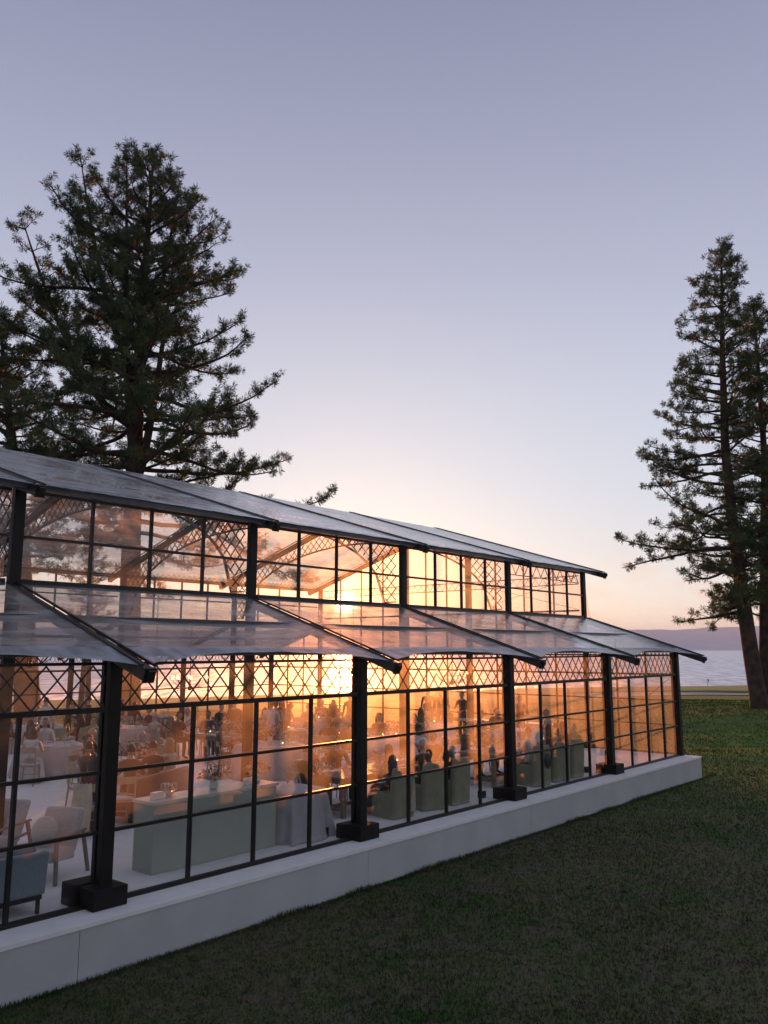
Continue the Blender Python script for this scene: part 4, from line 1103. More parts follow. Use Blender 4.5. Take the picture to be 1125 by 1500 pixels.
pw = MB(); pw.ball((0, 0, 0), .22, 10, 0, 1, .42, .9); p_ = pw.build('pillow', M['beigefab']); p_.location = (5.13, 2.80, .66); p_.rotation_euler = (.4, 0, PI*.64); tag(p_, 'plump square scatter pillow leaning in the nearer armchair', 'pillow')
cf = thing('coffee_table', 'low pale coffee table behind the grey blue sofa', 'table', (3.9, 3.2, 0))
MB().lathe([(.45, .36), (.46, .38), (.45, .40)], n=28).build('tabletop', M['porcelain'], cf)
for k in range(3):
    a = k*2.1; MB().tube([(.3*math.cos(a), .3*math.sin(a), .36), (.38*math.cos(a), .38*math.sin(a), 0)], .018, 6).build('leg', M['greywood'], cf)
place('napkin', napkin, 4.15, 3.2, .5, 'rumpled white napkin on the low coffee table by the sofa', None, .402)

# brown velvet sofa behind the bar
vs2 = thing('banquette', 'curved back brown velvet sofa behind the bar counter, guests seated on it', 'sofa', (8.95, 5.55, 0), .42)
MB().box((-1.0, -.1, .12), (1.0, .6, .46)).build('seat', M['brownvelvet'], vs2, .05)
m = MB(); n = 14
n = 28; vv = []
for k in range(n+1):
    a = -1+2*k/n; x_, y_ = a*1.05, -.22+.16*a*a; top_ = .84-.05*a*a
    for (dy, z) in ((-.08,.12),(-.085,.5),(-.07,top_-.05),(-.04,top_),(.04,top_),(.07,top_-.05),(.075,.5),(.07,.12)): vv.append((x_, y_+dy, z))
m.add(vv, [(k*8+j, k*8+(j+1)%8, (k+1)*8+(j+1)%8, (k+1)*8+j) for k in range(n) for j in range(8)]+[tuple(range(8))[::-1], tuple(n*8+j for j in range(8))], 0, True)
m.build('backrest', M['brownvelvet'], vs2)
for sx in (-1, 1):
    for y in (0, .5): MB().box((sx*.9-.03, y-.03, 0), (sx*.9+.03, y+.03, .12)).build('leg', M['black'], vs2)

# hanging candelabra chandeliers
def chandelier():
    t = thing('chandelier', 'x', 'chandelier', (0,0,0), 0, 'black iron chandeliers with warm bulbs')
    MB().tube([(0,0,.05), (0,0,2.0)], .012, 6).build('stem', M['black'], t)
    MB().ball((0,0,0), .07, 8).build('hub', M['black'], t)
    for k in range(8):
        a = 2*PI*k/8; c, s = math.cos(a), math.sin(a)
        ar = MB().tube([(c*q, s*q, z) for q, z in ((.04, 0), (.18, .0), (.34, .06), (.46, .16), (.52, .28))], [.012,.011,.010,.009,.009], 5).build('arm', M['black'], t)
        MB().lathe([(.004,.28),(.022,.30),(.026,.335),(.012,.36),(.001,.375)], (c*.52, s*.52, 0), 8).build('bulb', M['bulb'], ar)
    return t
CH = [(8.62, 10.4, 2.86, 'black chandelier at the far left of the tent, bulbs glowing over the lake'),
      (12.14, 10.4, 2.83, 'black chandelier whose bulbs glow just right of the near post under the eave'),
      (14.8, 12.4, 2.05, 'black chandelier glowing low over the pedestal table'),
      (19.2, 9.6, 2.55, 'black chandelier hanging in the glow left of the second post'),
      (20.3, 6.4, 2.2, 'black chandelier hanging over the guests right of the second post')]
for x, y, z, lab in CH: 
    o = place('chand', chandelier, x, y, .2, lab, None, z)
# branching candelabrum on the floor of the middle
cb_ = thing('candelabrum', 'black branching candelabrum standing alone before an orange glow behind the white flowers', 'candelabrum', (12.3, 9.6, 0))
MB().tube([(0,0,0), (0,0,1.12)], .02, 8).build('stem', M['black'], cb_); MB().lathe([(.2,0),(.2,.02),(.03,.05),(.02,.08)], n=16).build('foot', M['black'], cb_)
MB().lathe([(.02,.98),(.08,1.03),(.09,1.10),(.05,1.15)], n=12).build('hub', M['black'], cb_)
for k in range(8):
    a = 2*PI*k/8; c, s = math.cos(a), math.sin(a)
    MB().tube([(c*q, s*q, z) for q, z in ((.04,1.1),(.18,1.18),(.34,1.28),(.46,1.40))], [.014,.012,.010,.008], 5).build('arm', M['black'], cb_)
# small black ballast lamp boxes by the posts
for x, who in ((9.62, 'second'), (14.62, 'third'), (19.62, 'fourth')):
    b = thing('uplight', 'small black uplight box on the deck beside the %s black post' % who, 'lamp', (x+.06, 1.62, 0), 0, 'uplights beside the posts')
    MB().box((-.07, -.07, .0), (.07, .07, .15)).build('housing', M['block'], b, .01)
    MB().lathe([(.05, .151), (.05, .156), (.001, .157)], n=12).build('lens', M['porcelain'], b)

# lakeside railing seen through the left bays
rl = thing('railing', 'thin dark railing along the grass before the lake, seen through the left bays', 'railing', (*polar(120, 50), terr(*polar(120, 50))))
rp_ = [polar(-40+42*k, 52) for k in range(12)]
rb = Vector(rl.location)
rm = MB()
for a, b in zip(rp_[:-1], rp_[1:]):
    za, zb_ = terr(*a), terr(*b)
    for h in (1.05, .55): rm.bar((a[0]-rb.x, a[1]-rb.y, za+h-rb.z), (b[0]-rb.x, b[1]-rb.y, zb_+h-rb.z), .05)
rm.build('rails', M['black'], rl)
for a in rp_: 
    MB().box((a[0]-.03-rb.x, a[1]-.03-rb.y, terr(*a)-.1-rb.z), (a[0]+.03-rb.x, a[1]+.03-rb.y, terr(*a)+1.1-rb.z)).build('post', M['black'], rl)
gf = thing('golf_flag', 'tiny red topped marker post on the far fairway by the water', 'marker', (*polar(1027, 118), terr(*polar(1027, 118))))
MB().tube([(0,0,0),(0,0,1.3)], .05, 6).build('pole', M['porcelain'], gf); MB().box((0,-.02,1.0),(.5,.02,1.35)).build('flag', pmat('red flag', (.5,.06,.04)), gf)

# ------------------------------------------------------------------ people
skins = [pmat('skin light', (.50,.30,.22), (.44,.26,.19), rough=.5, scale=20), pmat('skin tan', (.38,.22,.15), (.33,.19,.13), rough=.5, scale=20), pmat('skin deep', (.16,.085,.055), (.13,.07,.045), rough=.5, scale=20)]
def fabric(n, c): return pmat(n, c, tuple(x*.75 for x in c), rough=.85, scale=6, bump=.3, bscale=14, sheen=.2)
FB = {'black': fabric('black suit cloth', (.014,.014,.017)), 'navy': fabric('navy cloth', (.018,.022,.05)), 'grey': fabric('grey suit cloth', (.09,.09,.10)),
      'white': fabric('white shirt cloth', (.66,.64,.62)), 'brown': fabric('brown dress cloth', (.10,.05,.03)), 'rust': fabric('rust dress cloth', (.28,.09,.035)),
      'wine': fabric('wine dress cloth', (.13,.02,.03)), 'blush': fabric('blush dress cloth', (.46,.30,.26)), 'green': fabric('dark green dress cloth', (.04,.07,.04)), 'cream': fabric('cream dress cloth', (.52,.46,.38))}
HR = {'dark': pmat('dark hair', (.018,.012,.009), (.03,.02,.014), rough=.5, scale=30), 'brown': pmat('brown hair', (.07,.035,.018), (.045,.022,.012), rough=.5, scale=30),
      'blond': pmat('blond hair', (.38,.25,.12), (.28,.18,.08), rough=.5, scale=30), 'grey': pmat('grey hair', (.42,.40,.38), (.32,.30,.29), rough=.6, scale=30)}
EYE = pmat('dark eyes', (.02,.015,.012), rough=.2)
def skin_mesh(verts, edges, radii, root=0, sub=1):
    me = bpy.data.meshes.new('tmp'); me.from_pydata(verts, edges, []); ob = bpy.data.objects.new('tmp', me); col.objects.link(ob)
    md = ob.modifiers.new('s', 'SKIN'); md.use_smooth_shade = True
    for i, r in enumerate(radii):
        v = me.skin_vertices[0].data[i]; v.radius = r if hasattr(r, '__len__') else (r, r); v.use_root = (i == root)
    if sub: sm = ob.modifiers.new('u', 'SUBSURF'); sm.levels = sub; sm.render_levels = sub
    dg = bpy.context.evaluated_depsgraph_get(); ev = ob.evaluated_get(dg); m2 = ev.to_mesh()
    vs = [tuple(v.co) for v in m2.vertices]; fs = [tuple(p.vertices) for p in m2.polygons]
    ev.to_mesh_clear(); bpy.data.objects.remove(ob); bpy.data.meshes.remove(me)
    return vs, fs
def head_mesh(mb, c, yawh, pitchh, mi_skin, mi_eye):
    """ellipsoid shaped into a face: brow, nose, cheeks, chin, ears, eyes; local +Y is forward"""
    Rm = Matrix.Rotation(yawh, 3, 'Z') @ Matrix.Rotation(pitchh, 3, 'X')
    nu, nv = 20, 16; vs = []
    for j in range(nv+1):
        th = PI*j/nv
        for i in range(nu):
            ph = 2*PI*i/nu
            x = math.sin(th)*math.cos(ph); y = math.sin(th)*math.sin(ph); z = -math.cos(th)
            X = .076*x; Y = .096*y; Z = .118*z
            fr = max(0, y)
            if z < -.2: X *= 1-.30*(-z-.2); Y *= 1-.12*(-z-.2)
            if fr > 0:
                Y += .026*math.exp(-((x/.16)**2 + ((z+.12)/.17)**2))*fr      # nose
                Y -= .010*(math.exp(-(((x-.36)/.16)**2 + ((z-.08)/.12)**2)) + math.exp(-(((x+.36)/.16)**2 + ((z-.08)/.12)**2)))   # sockets
                Y += .006*math.exp(-((x/.3)**2 + ((z+.50)/.08)**2)) + .010*math.exp(-((x/.25)**2 + ((z+.80)/.14)**2))   # lips, chin
            vs.append(Vector(c) + Rm @ Vector((X, Y, Z)))
    fs = [(j*nu+i, j*nu+(i+1) % nu, (j+1)*nu+(i+1) % nu, (j+1)*nu+i) for j in range(nv) for i in range(nu)]
    mb.add(vs, fs, mi_skin, True)
    for s in (-1, 1):
        b = MB(); b.ball((0,0,0), .012, 5); mb.add([Vector(c)+Rm @ (Vector(p)+Vector((s*.028, .078, .010))) for p in b.v], b.f, mi_eye, True)
        b = MB(); b.ball((0,0,0), .026, 5, 0, .35, .7, 1); mb.add([Vector(c)+Rm @ (Vector(p)+Vector((s*.077, -.004, -.005))) for p in b.v], b.f, mi_skin, True)
    return Rm
def hair_mesh(c, Rm, style, mb):
    nu, nv = 20, 12; vs = []
    for j in range(nv+1):
        th = PI*j/nv
        for i in range(nu):
            ph = 2*PI*i/nu; x = math.sin(th)*math.cos(ph); y = math.sin(th)*math.sin(ph); z = -math.cos(th)
            # drop the cap over the face to inside the head
            k = 1.0
            low = -.15 if style == 'short' else -.75
            if y > .15 and z < .45 + .3*abs(x): k = .86
            if z < low: k = .86
            vs.append(Vector(c) + Rm @ Vector((.084*x*k, .106*y*k - .004, .128*z*k + .004)))
    fs = [(j*nu+i, j*nu+(i+1) % nu, (j+1)*nu+(i+1) % nu, (j+1)*nu+i) for j in range(nv) for i in range(nu)]
    mb.add(vs, fs, 0, True)
    if style == 'long':
        vs = []; rows = 9; n = 14
        for j in range(rows):
            f = j/(rows-1); z = .02-.40*f
            for k in range(n):
                a = PI*1.02 + PI*.96*k/(n-1); wv = 1+.06*math.sin(k*2.1+j*.8)
                q = (.094+.028*math.sin(f*PI))*wv*(1-.25*f)
                vs.append(Vector(c) + Matrix.Rotation(0,3,'X') @ (Rm @ Vector((math.cos(a)*q, math.sin(a)*q*.95-.008*f*4, 0))) + Vector((0,0,z)))
        b = len(vs)
        for j in range(rows):
            f = j/(rows-1); z = .02-.40*f
            for k in range(n):
                a = PI*1.02 + PI*.96*k/(n-1); q = (.066)*(1-.2*f)
                vs.append(Vector(c) + (Rm @ Vector((math.cos(a)*q, math.sin(a)*q*.95-.008*f*4, 0))) + Vector((0,0,z)))
        fs = []
        for j in range(rows-1):
            for k in range(n-1):
                fs.append((j*n+k, j*n+k+1, (j+1)*n+k+1, (j+1)*n+k)); fs.append((b+j*n+k, b+(j+1)*n+k, b+(j+1)*n+k+1, b+j*n+k+1))
        for k in range(n-1): fs.append(((rows-1)*n+k, (rows-1)*n+k+1, b+(rows-1)*n+k+1, b+(rows-1)*n+k))
        mb.add(vs, fs, 0, True)
    if style == 'bun':
        b = MB(); b.ball((0,0,0), .045, 7); mb.add([Vector(c)+Rm @ (Vector(p)+Vector((0, -.115, .045))) for p in b.v], b.f, 0, True)

def body(pose, dress, headyaw=0.0, headpitch=0.0, arms='table', female=False):
    """one continuous skinned figure; origin on the floor under the pelvis, facing +Y"""
    sw = .165 if female else .195
    if pose == 'sit':
        pel = (0,0,.55); sp = [(0,-.02,.70), (0,-.01,.86), (0,.03,1.00), (0,.05,1.10)]; hd = (0,.075,1.245)
        legs = [[(s*.09,.03,.54), (s*.12,.42,.53), (s*.12,.44,.30), (s*.12,.40,.09), (s*.13,.53,.045)] for s in (-1,1)]
    elif pose == 'lean':
        pel = (0,-.12,.92); sp = [(0,-.06,1.05), (0,.08,1.18), (0,.22,1.30), (0,.30,1.38)]; hd = (0,.40,1.50)
        legs = [[(s*.09,-.10,.88), (s*.10,-.02,.50), (s*.10,-.04,.28), (s*.10,-.08,.09), (s*.12,.06,.04)] for s in (-1,1)]
    else:
        pel = (0,0,.95); sp = [(0,-.01,1.08), (0,0,1.24), (0,.01,1.38), (0,.015,1.48)]; hd = (0,.035,1.625)
        legs = [[(s*.09,0,.90), (s*.10,.02,.50), (s*.10,0,.28), (s*.10,-.02,.09), (s*.12,.11,.04)] for s in (-1,1)]
    V = [pel]; E = []; RR = [(.155,.125) if not female else (.15,.12)]
    def add(p, par, r): V.append(p); E.append((par, len(V)-1)); RR.append(r); return len(V)-1
    i = 0
    rs = [(.13,.105), (.15,.115), (.14,.10), (.058,.058)] if not female else [(.11,.09), (.125,.105), (.115,.085), (.045,.045)]
    ids = []
    for p, r in zip(sp, rs): i = add(p, i, r); ids.append(i)
    add((hd[0], hd[1]-.03, hd[2]-.06), i, (.05,.05))
    for s, lg in zip((-1,1), legs):
        rl_ = [.092,.064,.060,.042,.036]
        j = 0
        for p, r in zip(lg, rl_): j = add(p, j, (r, r))
        add((lg[-1][0], lg[-1][1]+.08, lg[-1][2]-.005), j, (.03,.025))
    chest = sp[2]; wr = []
    for s in (-1,1):
        sh = (s*sw, chest[1]-.01, chest[2]+.01)
        if arms == 'table': el = (s*(sw+.07), chest[1]+.12, chest[2]-.24); w_ = (s*.15, chest[1]+.37, .82)
        elif arms == 'lap': el = (s*(sw+.05), chest[1]+.02, chest[2]-.27); w_ = (s*.10, chest[1]+.22, .66)
        elif arms == 'gesture':
            el = (s*(sw+.06), chest[1]+.12, chest[2]-.25); w_ = (s*.16, chest[1]+.36, .82) if s < 0 else (s*.22, chest[1]+.33, chest[2]+.02)
        elif arms == 'serve': el = (s*(sw+.05), chest[1]+.10, chest[2]-.24); w_ = (s*.20, chest[1]+.34, chest[2]-.30) if s < 0 else (s*.18, chest[1]+.26, chest[2]-.20)
        else: el = (s*(sw+.06), chest[1]-.02, chest[2]-.28); w_ = (s*(sw+.07), chest[1]+.06, chest[2]-.53)
        if pose == 'lean' and arms == 'serve': el = (s*(sw+.04), chest[1]+.10, chest[2]-.25); w_ = (s*.2, chest[1]+.30, chest[2]-.42)
        r = (.052,.037,.026) if not female else (.042,.031,.022)
        j = add(sh, ids[2], (r[0]+.012,)*2); j = add(el, j, (r[1],)*2); j = add(w_, j, (r[2],)*2); wr.append((Vector(w_), (Vector(w_)-Vector(el)).normalized(), s))
    vs, fs = skin_mesh(V, E, RR, 0, 1)
    mb = MB(); mb.add(vs, fs, 1, True)
    # faces -> materials: 0 skin, 1 top, 2 bottom, 3 shoes, 4 shirt front, 5 eyes
    for k, f in enumerate(mb.f):
        c = sum((Vector(mb.v[i]) for i in f), Vector())/len(f)
        mi = 1
        if pose == 'sit':
            if c.z < .60 and (c.y > .10 or c.z < .52): mi = 2
            if c.z < .10: mi = 3
        else:
            if c.z < .93: mi = 2
            if c.z < .10: mi = 3
        if c.z > sp[3][2]-.015: mi = 0
        for w_, d, s in wr:
            if (c-w_).length < .05: mi = 0
        if female:
            if pose == 'sit' and c.z < .45 and c.y > .25: mi = 0
            for w_, d, s in wr:      # bare forearms and upper arms
                if abs(c.x) > sw+.005 and c.z > (.6 if pose == 'sit' else .85): mi = 0
            if c.z < .07: mi = 3
        elif mi == 1 and abs(c.x) < .045 and c.y > sp[1][1]+.06 and c.z > sp[1][2]-.02: mi = 4
        mb.m[k] = mi
    # hands: palm plus five bent fingers each
    for w_, d, s in wr:
        dn = Vector((0,0,-1)) if abs(d.z) < .8 else Vector((0,1,0))
        lat = d.cross(dn).normalized(); dn = lat.cross(d).normalized()*(1 if lat.cross(d).dot(dn) > 0 else -1)
        P = w_ + d*.045
        HV = [tuple(w_-d*.01), tuple(P), tuple(w_+d*.085)]; HE = [(0,1),(1,2)]; HR_ = [(.022,.018),(.034,.015),(.036,.013)]
        for q, ln in ((-1.5,.060),(-.5,.072),(.5,.068),(1.5,.052)):
            b0 = w_+d*.095+lat*q*.018; n0 = len(HV)
            HV += [tuple(b0), tuple(b0+d*ln*.5+dn*.008), tuple(b0+d*ln*.85+dn*.028)]; HE += [(2,n0),(n0,n0+1),(n0+1,n0+2)]; HR_ += [(.0085,)*2,(.008,)*2,(.0065,)*2]
        tb = P-d*.01+lat*(-s)*.030; n0 = len(HV)
        HV += [tuple(tb), tuple(tb+d*.035+lat*(-s)*.022+dn*.006), tuple(tb+d*.062+lat*(-s)*.024+dn*.014)]; HE += [(1,n0),(n0,n0+1),(n0+1,n0+2)]; HR_ += [(.011,)*2,(.0095,)*2,(.008,)*2]
        hv, hf = skin_mesh(HV, HE, HR_, 1, 0); mb.add(hv, hf, 0, True)
    Rm = head_mesh(mb, hd, headyaw, headpitch, 0, 5)
    # skirt for dresses
    sk_ = None
    if dress:
        sk_ = MB(); n = 28; vs = []
        if pose == 'sit':
            rows = [(-.02,.60,.17,.14),(0.10,.585,.19,.19),(.26,.50,.22,.30),(.34,.36,.22,.26),(.36,.20,.24,.24),(.36,.06,.27,.25)]
        else: rows = [(pel[1],pel[2]+.10,.14,.12),(pel[1],pel[2]-.05,.18,.15),(-.0,.60,.21,.19),(0,.35,.25,.23),(0,.06,.31,.29)]
        for (yc, z, rx, ry) in rows:
            for k in range(n):
                a = 2*PI*k/n; q = 1+.05*math.sin(a*7+z*4); vs.append((rx*q*math.cos(a), yc+ry*q*math.sin(a), z - (.06*max(0, math.sin(a)) if pose == 'sit' and z > .45 else 0)))
        fs = [(j*n+k, (j+1)*n+k, (j+1)*n+(k+1) % n, j*n+(k+1) % n) for j in range(len(rows)-1) for k in range(n)]
        fs.append(tuple(range(n)))
        sk_.add(vs, fs, 0, True)
    return mb, sk_, hd, Rm
BC = {}
def person(label, x, y, tx, ty, pose='sit', female=False, hair='short', hc='dark', top='black', bottom='black', shirt='white', skin=0, arms='table', hy=0.0, hp=0.0, group=None, z=0, sc=1.0, dress=None):
    key = (pose, female, arms, round(hy, 1), round(hp, 1)); dress = female if dress is None else dress
    if key not in BC:
        mb, sk_, hd, Rm = body(pose, female, hy, hp, arms, female)
        o = mb.build('body', [skins[0], FB['black'], FB['black'], M['black'], FB['white'], EYE]); me = o.data; bpy.data.objects.remove(o)
        BC[key] = (me, sk_, hd, Rm)
    me, sk_, hd, Rm = BC[key]
    root = thing('person', label, 'person', (x, y, z), face(x, y, tx, ty), group); root.scale = (sc, sc, sc)
    o = bpy.data.objects.new('body', me); col.objects.link(o); o.parent = root
    mats = [skins[skin], FB[top], FB[bottom if not female else top], M['black'], FB[shirt], EYE]
    for i, m_ in enumerate(mats): o.material_slots[i].link = 'OBJECT'; o.material_slots[i].material = m_
    if hair != 'bald':
        h = MB(); hair_mesh(hd, Rm, hair, h); h.build('hair', HR[hc], root)
    if dress and sk_:
        s2 = MB(); s2.v = list(sk_.v); s2.f = list(sk_.f); s2.m = list(sk_.m); s2.s = list(sk_.s); s2.build('skirt', FB[top], root)
    return root
SEATED_H = 1.245
def at(px, py, h):
    d = fw + rt*((px-562.5)/F) - up*((py-750)/F); t = (h-CAM.z)/d.z; p = CAM + d*t; return p.x, p.y
BACK = -.075
def sit(label, px, py, tx, ty, chair='cross', clabel=None, **k):
    """a guest whose head is at this spot of the place, seated and turned to a table"""
    hx, hyy = at(px, py, SEATED_H); a = face(hx, hyy, tx, ty)
    x = hx + math.sin(a)*.075; y = hyy - math.cos(a)*.075
    if 'pos' in k: x, y = k.pop('pos')
    a = face(x, y, tx, ty)
    person(label, x, y, tx, ty, **k)
    if chair:
        c = place(chair, {'cross': crossback, 'slip': slipchair}[chair], x+math.sin(a)*.04, y-math.cos(a)*.04, a, clabel or ('wooden chair under the ' + label.split(' seated')[0]))
    return x, y
T1 = (10.25, 12.2); T2 = (9.35, 7.15); T3 = (14.1, 15.0); T5 = (17.3, 18.0); TB = (12.6, 17.6); TM = (13.9, 7.7); T6 = (16.9, 10.6); T7 = (20.7, 12.6); T8 = (17.4, 6.4); T9 = (21.6, 8.4); T10 = (21.6, 5.0); TP = (14.8, 10.8)
sit('woman with long brown hair and pale top seated left of the blush table', 38.7, 1077, *T1, female=True, hair='long', hc='brown', top='white', pos=(9.1, 11.0), arms='table')
sit('woman with long brown hair in a dark dress seated beyond the blush table', 45, 1061, 10.9, 15.4, female=True, hair='long', hc='brown', top='brown', arms='lap')
sit('dark haired man in a suit seated at the back left table against the grass', 28, 1038, *TB, hc='dark', pos=(11.6, 18.4))
sit('guest with sunlit brown hair seated at the back left table', 63, 1037, *TB, female=True, hair='short', hc='brown', top='rust', pos=(13.4, 18.5), hy=.6)
person('waiter in a black suit bending over the tables left of the near post', 12.7, 15.0, 11.6, 14.6, pose='lean', arms='serve', top='black')
person('second waiter in a black suit standing close behind the bending one', 13.5, 15.9, 12.5, 16.8, pose='stand', arms='down', top='black')
person('man in a white shirt standing among the far left tables', 12.2, 16.2, 12.6, 18, pose='stand', arms='down', top='white', hc='brown')
sit('bald man in dark glasses and a black suit seated just left of the near post', 135, 1074, 11.3, 9.6, hair='bald', top='black', skin=0, hy=-.4)
sit('brown haired woman in a brown dress seated left of the near post', 130, 1084, *T2, female=True, hair='bun', hc='brown', top='brown', hy=.3)
sit('man with dark hair turned in profile seated left of the near post', 130.5, 1095, *T2, hc='dark', top='brown', skin=1, hy=.5)
sit('woman with dark hair and bare arms seated nearest the near post', 137, 1115, *T2, female=True, hair='long', hc='dark', top='wine', skin=1, clabel='wooden dining chair draped with an ivory shawl left of the near post')
sit('bald man in a dark suit seated behind the cream flowers', 205, 1080, *T2, hair='bald', top='black', pos=(10.35, 8.2), hp=-.25)
sit('dark haired man seen from behind seated at the cream flowers', 196.5, 1107, *T2, chair=None, hc='dark', top='brown', pos=(8.45, 5.75))
sit('brown haired man seen from behind seated on the brown velvet sofa', 236, 1096, *T2, chair=None, hc='brown', top='brown', pos=(9.15, 5.98), hy=-.3)
sit('woman with long blond hair seated at the right end of the velvet sofa', 252, 1101, 9.6, 7.15, chair=None, female=True, hair='long', hc='blond', top='cream', pos=(9.68, 6.15))
sit('white haired woman in a pale dress seated in front of the grey clothed table', 228, 1049, 15.2, 13.9, female=True, hair='short', hc='grey', top='cream', arms='gesture')
sit('man in a rust jacket seated left of the man in a tuxedo', 293, 1048, *TP, hc='brown', top='rust', pos=(14.5, 12.55), hy=.2)
sit('man in a tuxedo seated facing the glass at the pedestal table', 311, 1052, 14.2, 10.2, hc='dark', top='grey', skin=1, pos=(15.35, 12.15), arms='table')
sit('dark haired man seated far back, right of the man in a tuxedo', 325, 1036, *T6, hc='dark', top='black')
sit('bald man in a rust jacket seated beyond the blush flowers of the pedestal table', 344, 1045, *TP, hair='bald', top='rust', pos=(16.0, 11.3), skin=0)
person('bald man in a brown jacket standing behind the pedestal table flowers', *at(344, 1030, 1.62), 14.8, 10.8, hair='bald', top='brown', pose='stand', arms='serve')
sit('guest with grey hair seated beside the white haired woman', 274, 1042, *T3, hc='grey', top='white', arms='gesture', hy=.7)
sit('woman with dark hair seated left of the grey clothed table', 218, 1040, *T3, female=True, hc='dark', hair='long', top='rust', pos=(13.1, 15.9))
sit('man in a black suit seated past the grey clothed table', 205, 1042, *T5, hc='dark', pos=(16.2, 17.5))
person('man in a white shirt standing beside the red haired woman in the middle', *at(397, 1032, 1.62), 17.5, 11, top='white', pose='stand', arms='serve', hc='brown')
person('woman in a rust dress standing with flowers in the middle of the tent', *at(413, 1028, 1.62), 16.6, 10.4, top='rust', female=True, hair='long', hc='brown', pose='stand', arms='serve')
person('woman in a blush dress standing beside the man in the white shirt', *at(404, 1031, 1.62), 16.6, 10.4, top='blush', female=True, hair='bun', hc='brown', pose='stand', arms='down')
sit('dark haired woman seated left of the man in a grey jacket', 426, 1034, *T7, female=True, hair='long', hc='dark', top='brown')
sit('dark haired man in a grey jacket seated with his back turned in the glow', 438, 1033, *T7, hc='dark', top='grey', pos=(19.6, 12.1))
sit('blond guest in a rust dress seated right of the man in a grey jacket', 453, 1036, *T7, female=True, hair='long', hc='blond', top='rust', pos=(20.2, 11.5))
sit('brown haired man seated in front of the white table in the glow', 481, 1057, 18.5, 9.2, hc='brown', top='rust', arms='table')
sit('woman with pale hair seated upright left of the second post', 490, 1035, *T7, female=True, hair='long', hc='blond', top='blush', hy=.5)
sit('man seated beyond the white table in the glow', 499, 1034, *T7, hc='brown', top='black', pos=(21.8, 12.9))
person('tall man standing at the edge of the glow just left of the second post', *at(513, 1020, 1.62), 21, 12, pose='stand', arms='down', top='black', hc='brown')
sit('bald man in a rust jacket seated just left of the second post', 507, 1062, *T8, hair='bald', top='rust', pos=(16.0, 7.0))
sit('man in a black suit seated beside the second post at the long table', 512, 1103, 12.6, 2.9, hc='dark', top='black', pos=(10.55, 3.0), hp=-.2, arms='table')
sit('woman with auburn hair in a navy dress seated right of the second post', 574.5, 1106, 12.0, 2.9, chair='slip', female=True, hair='long', hc='brown', top='navy', pos=(11.85, 1.88), clabel='sage slipcovered chair with an ivory shawl, first right of the second post')
sit('man with grey hair in a black suit seated on the second slipcovered chair', 613.8, 1110, 13.3, 2.9, chair='slip', hc='grey', top='black', pos=(12.95, 1.88), clabel='sage slipcovered chair, second one right of the second post')
sit('woman in a dark jacket with a shoulder bag seated on the third slipcovered chair', 649, 1096, 13.8, 2.9, chair='slip', female=True, hair='bun', hc='dark', top='black', pos=(13.75, 1.86), hy=-.4, clabel='sage slipcovered chair, third one right of the second post')
sit('man with an orange lit face seated across the long table right of the second post', 562, 1096, 12.0, 2.6, hc='brown', top='rust', pos=(12.35, 3.85), arms='gesture')
sit('small guest in a rust top seated across the long table beside the orange lit man', 552, 1105, 11.4, 2.6, female=True, hair='short', hc='blond', top='rust', pos=(11.5, 3.82))
sit('gesturing man in a dark jacket seated at the end of the long table', 686, 1092, 13.0, 2.8, chair='slip', hc='dark', top='black', pos=(14.55, 2.8), arms='gesture', clabel='sage slipcovered chair at the far end of the long table by the second post')
sit('woman with dark hair seated across the far long table in profile', 712, 1047, *T10, female=True, hair='long', hc='dark', top='wine', pos=(20.7, 5.7))
sit('dark haired guest seated behind the leafy flowers left of the third post', 709, 1080, 16.9, 2.6, hc='dark', top='green', pos=(17.0, 3.65))
sit('second dark haired guest seated behind the leafy flowers left of the third post', 722, 1080, 17.8, 2.6, hc='dark', top='black', pos=(17.75, 3.68))
person('dark suited waiter standing right of the third post', *at(761, 1024, 1.62), 18.5, 2.0, pose='stand', arms='serve', top='brown', skin=1)
sit('man in a pale shirt seated on the chair with a bag hung on its back', 789.5, 1077, 17.3, 2.9, chair='slip', hc='brown', top='white', bottom='grey', pos=(17.0, 1.72), clabel='sage slipcovered chair with a handbag hung on its back, right of the third post')
sit('long haired woman in a brown jacket seated right of the man in a pale shirt', 808, 1072, 18.2, 2.8, chair='slip', female=True, hair='long', hc='brown', top='brown', pos=(17.95, 1.70), clabel='slipcovered chair under a dark floor length skirt right of the bag chair')
sit('guest in a rust coat seated last on the near side of the far long table', 822, 1079, 18.8, 2.8, chair='slip', female=True, hair='long', hc='dark', top='rust', pos=(18.75, 1.72), clabel='last slipcovered chair on the near side of the far long table')
person('waiter in orange light carrying a tray beyond the third post', *at(677, 1018, 1.62), 21.6, 8.4, pose='stand', arms='serve', top='black', hc='dark')
person('broad shouldered man standing with another guest beyond the second slipcovered chair', *at(640, 1011, 1.62), 21.6, 8.4, pose='stand', arms='down', top='brown', hc='brown')
person('slim man in an orange jacket standing left of the broad shouldered man', *at(627, 1013, 1.62), 21.6, 8.6, pose='stand', arms='down', top='rust', hc='dark')
sit('guest with blond hair seated left of the glittering table', 585, 1052, *T8, female=True, hair='long', hc='blond', top='cream', pos=(16.6, 7.3))
sit('guest in a rust jacket seated behind the glittering table', 600, 1047, *T8, hc='brown', top='rust', pos=(18.0, 7.45))
sit('dark haired man seated right of the glittering table', 640, 1060, *T8, hc='dark', top='black', pos=(18.55, 6.5))
sit('woman in a green dress seated in front of the far white table', 655, 1050, *T9, female=True, hair='long', hc='brown', top='green', pos=(20.6, 7.9))
sit('man in a black suit seated at the far end of the far white table', 690, 1040, *T9, hc='brown', top='black', pos=(22.6, 8.2))
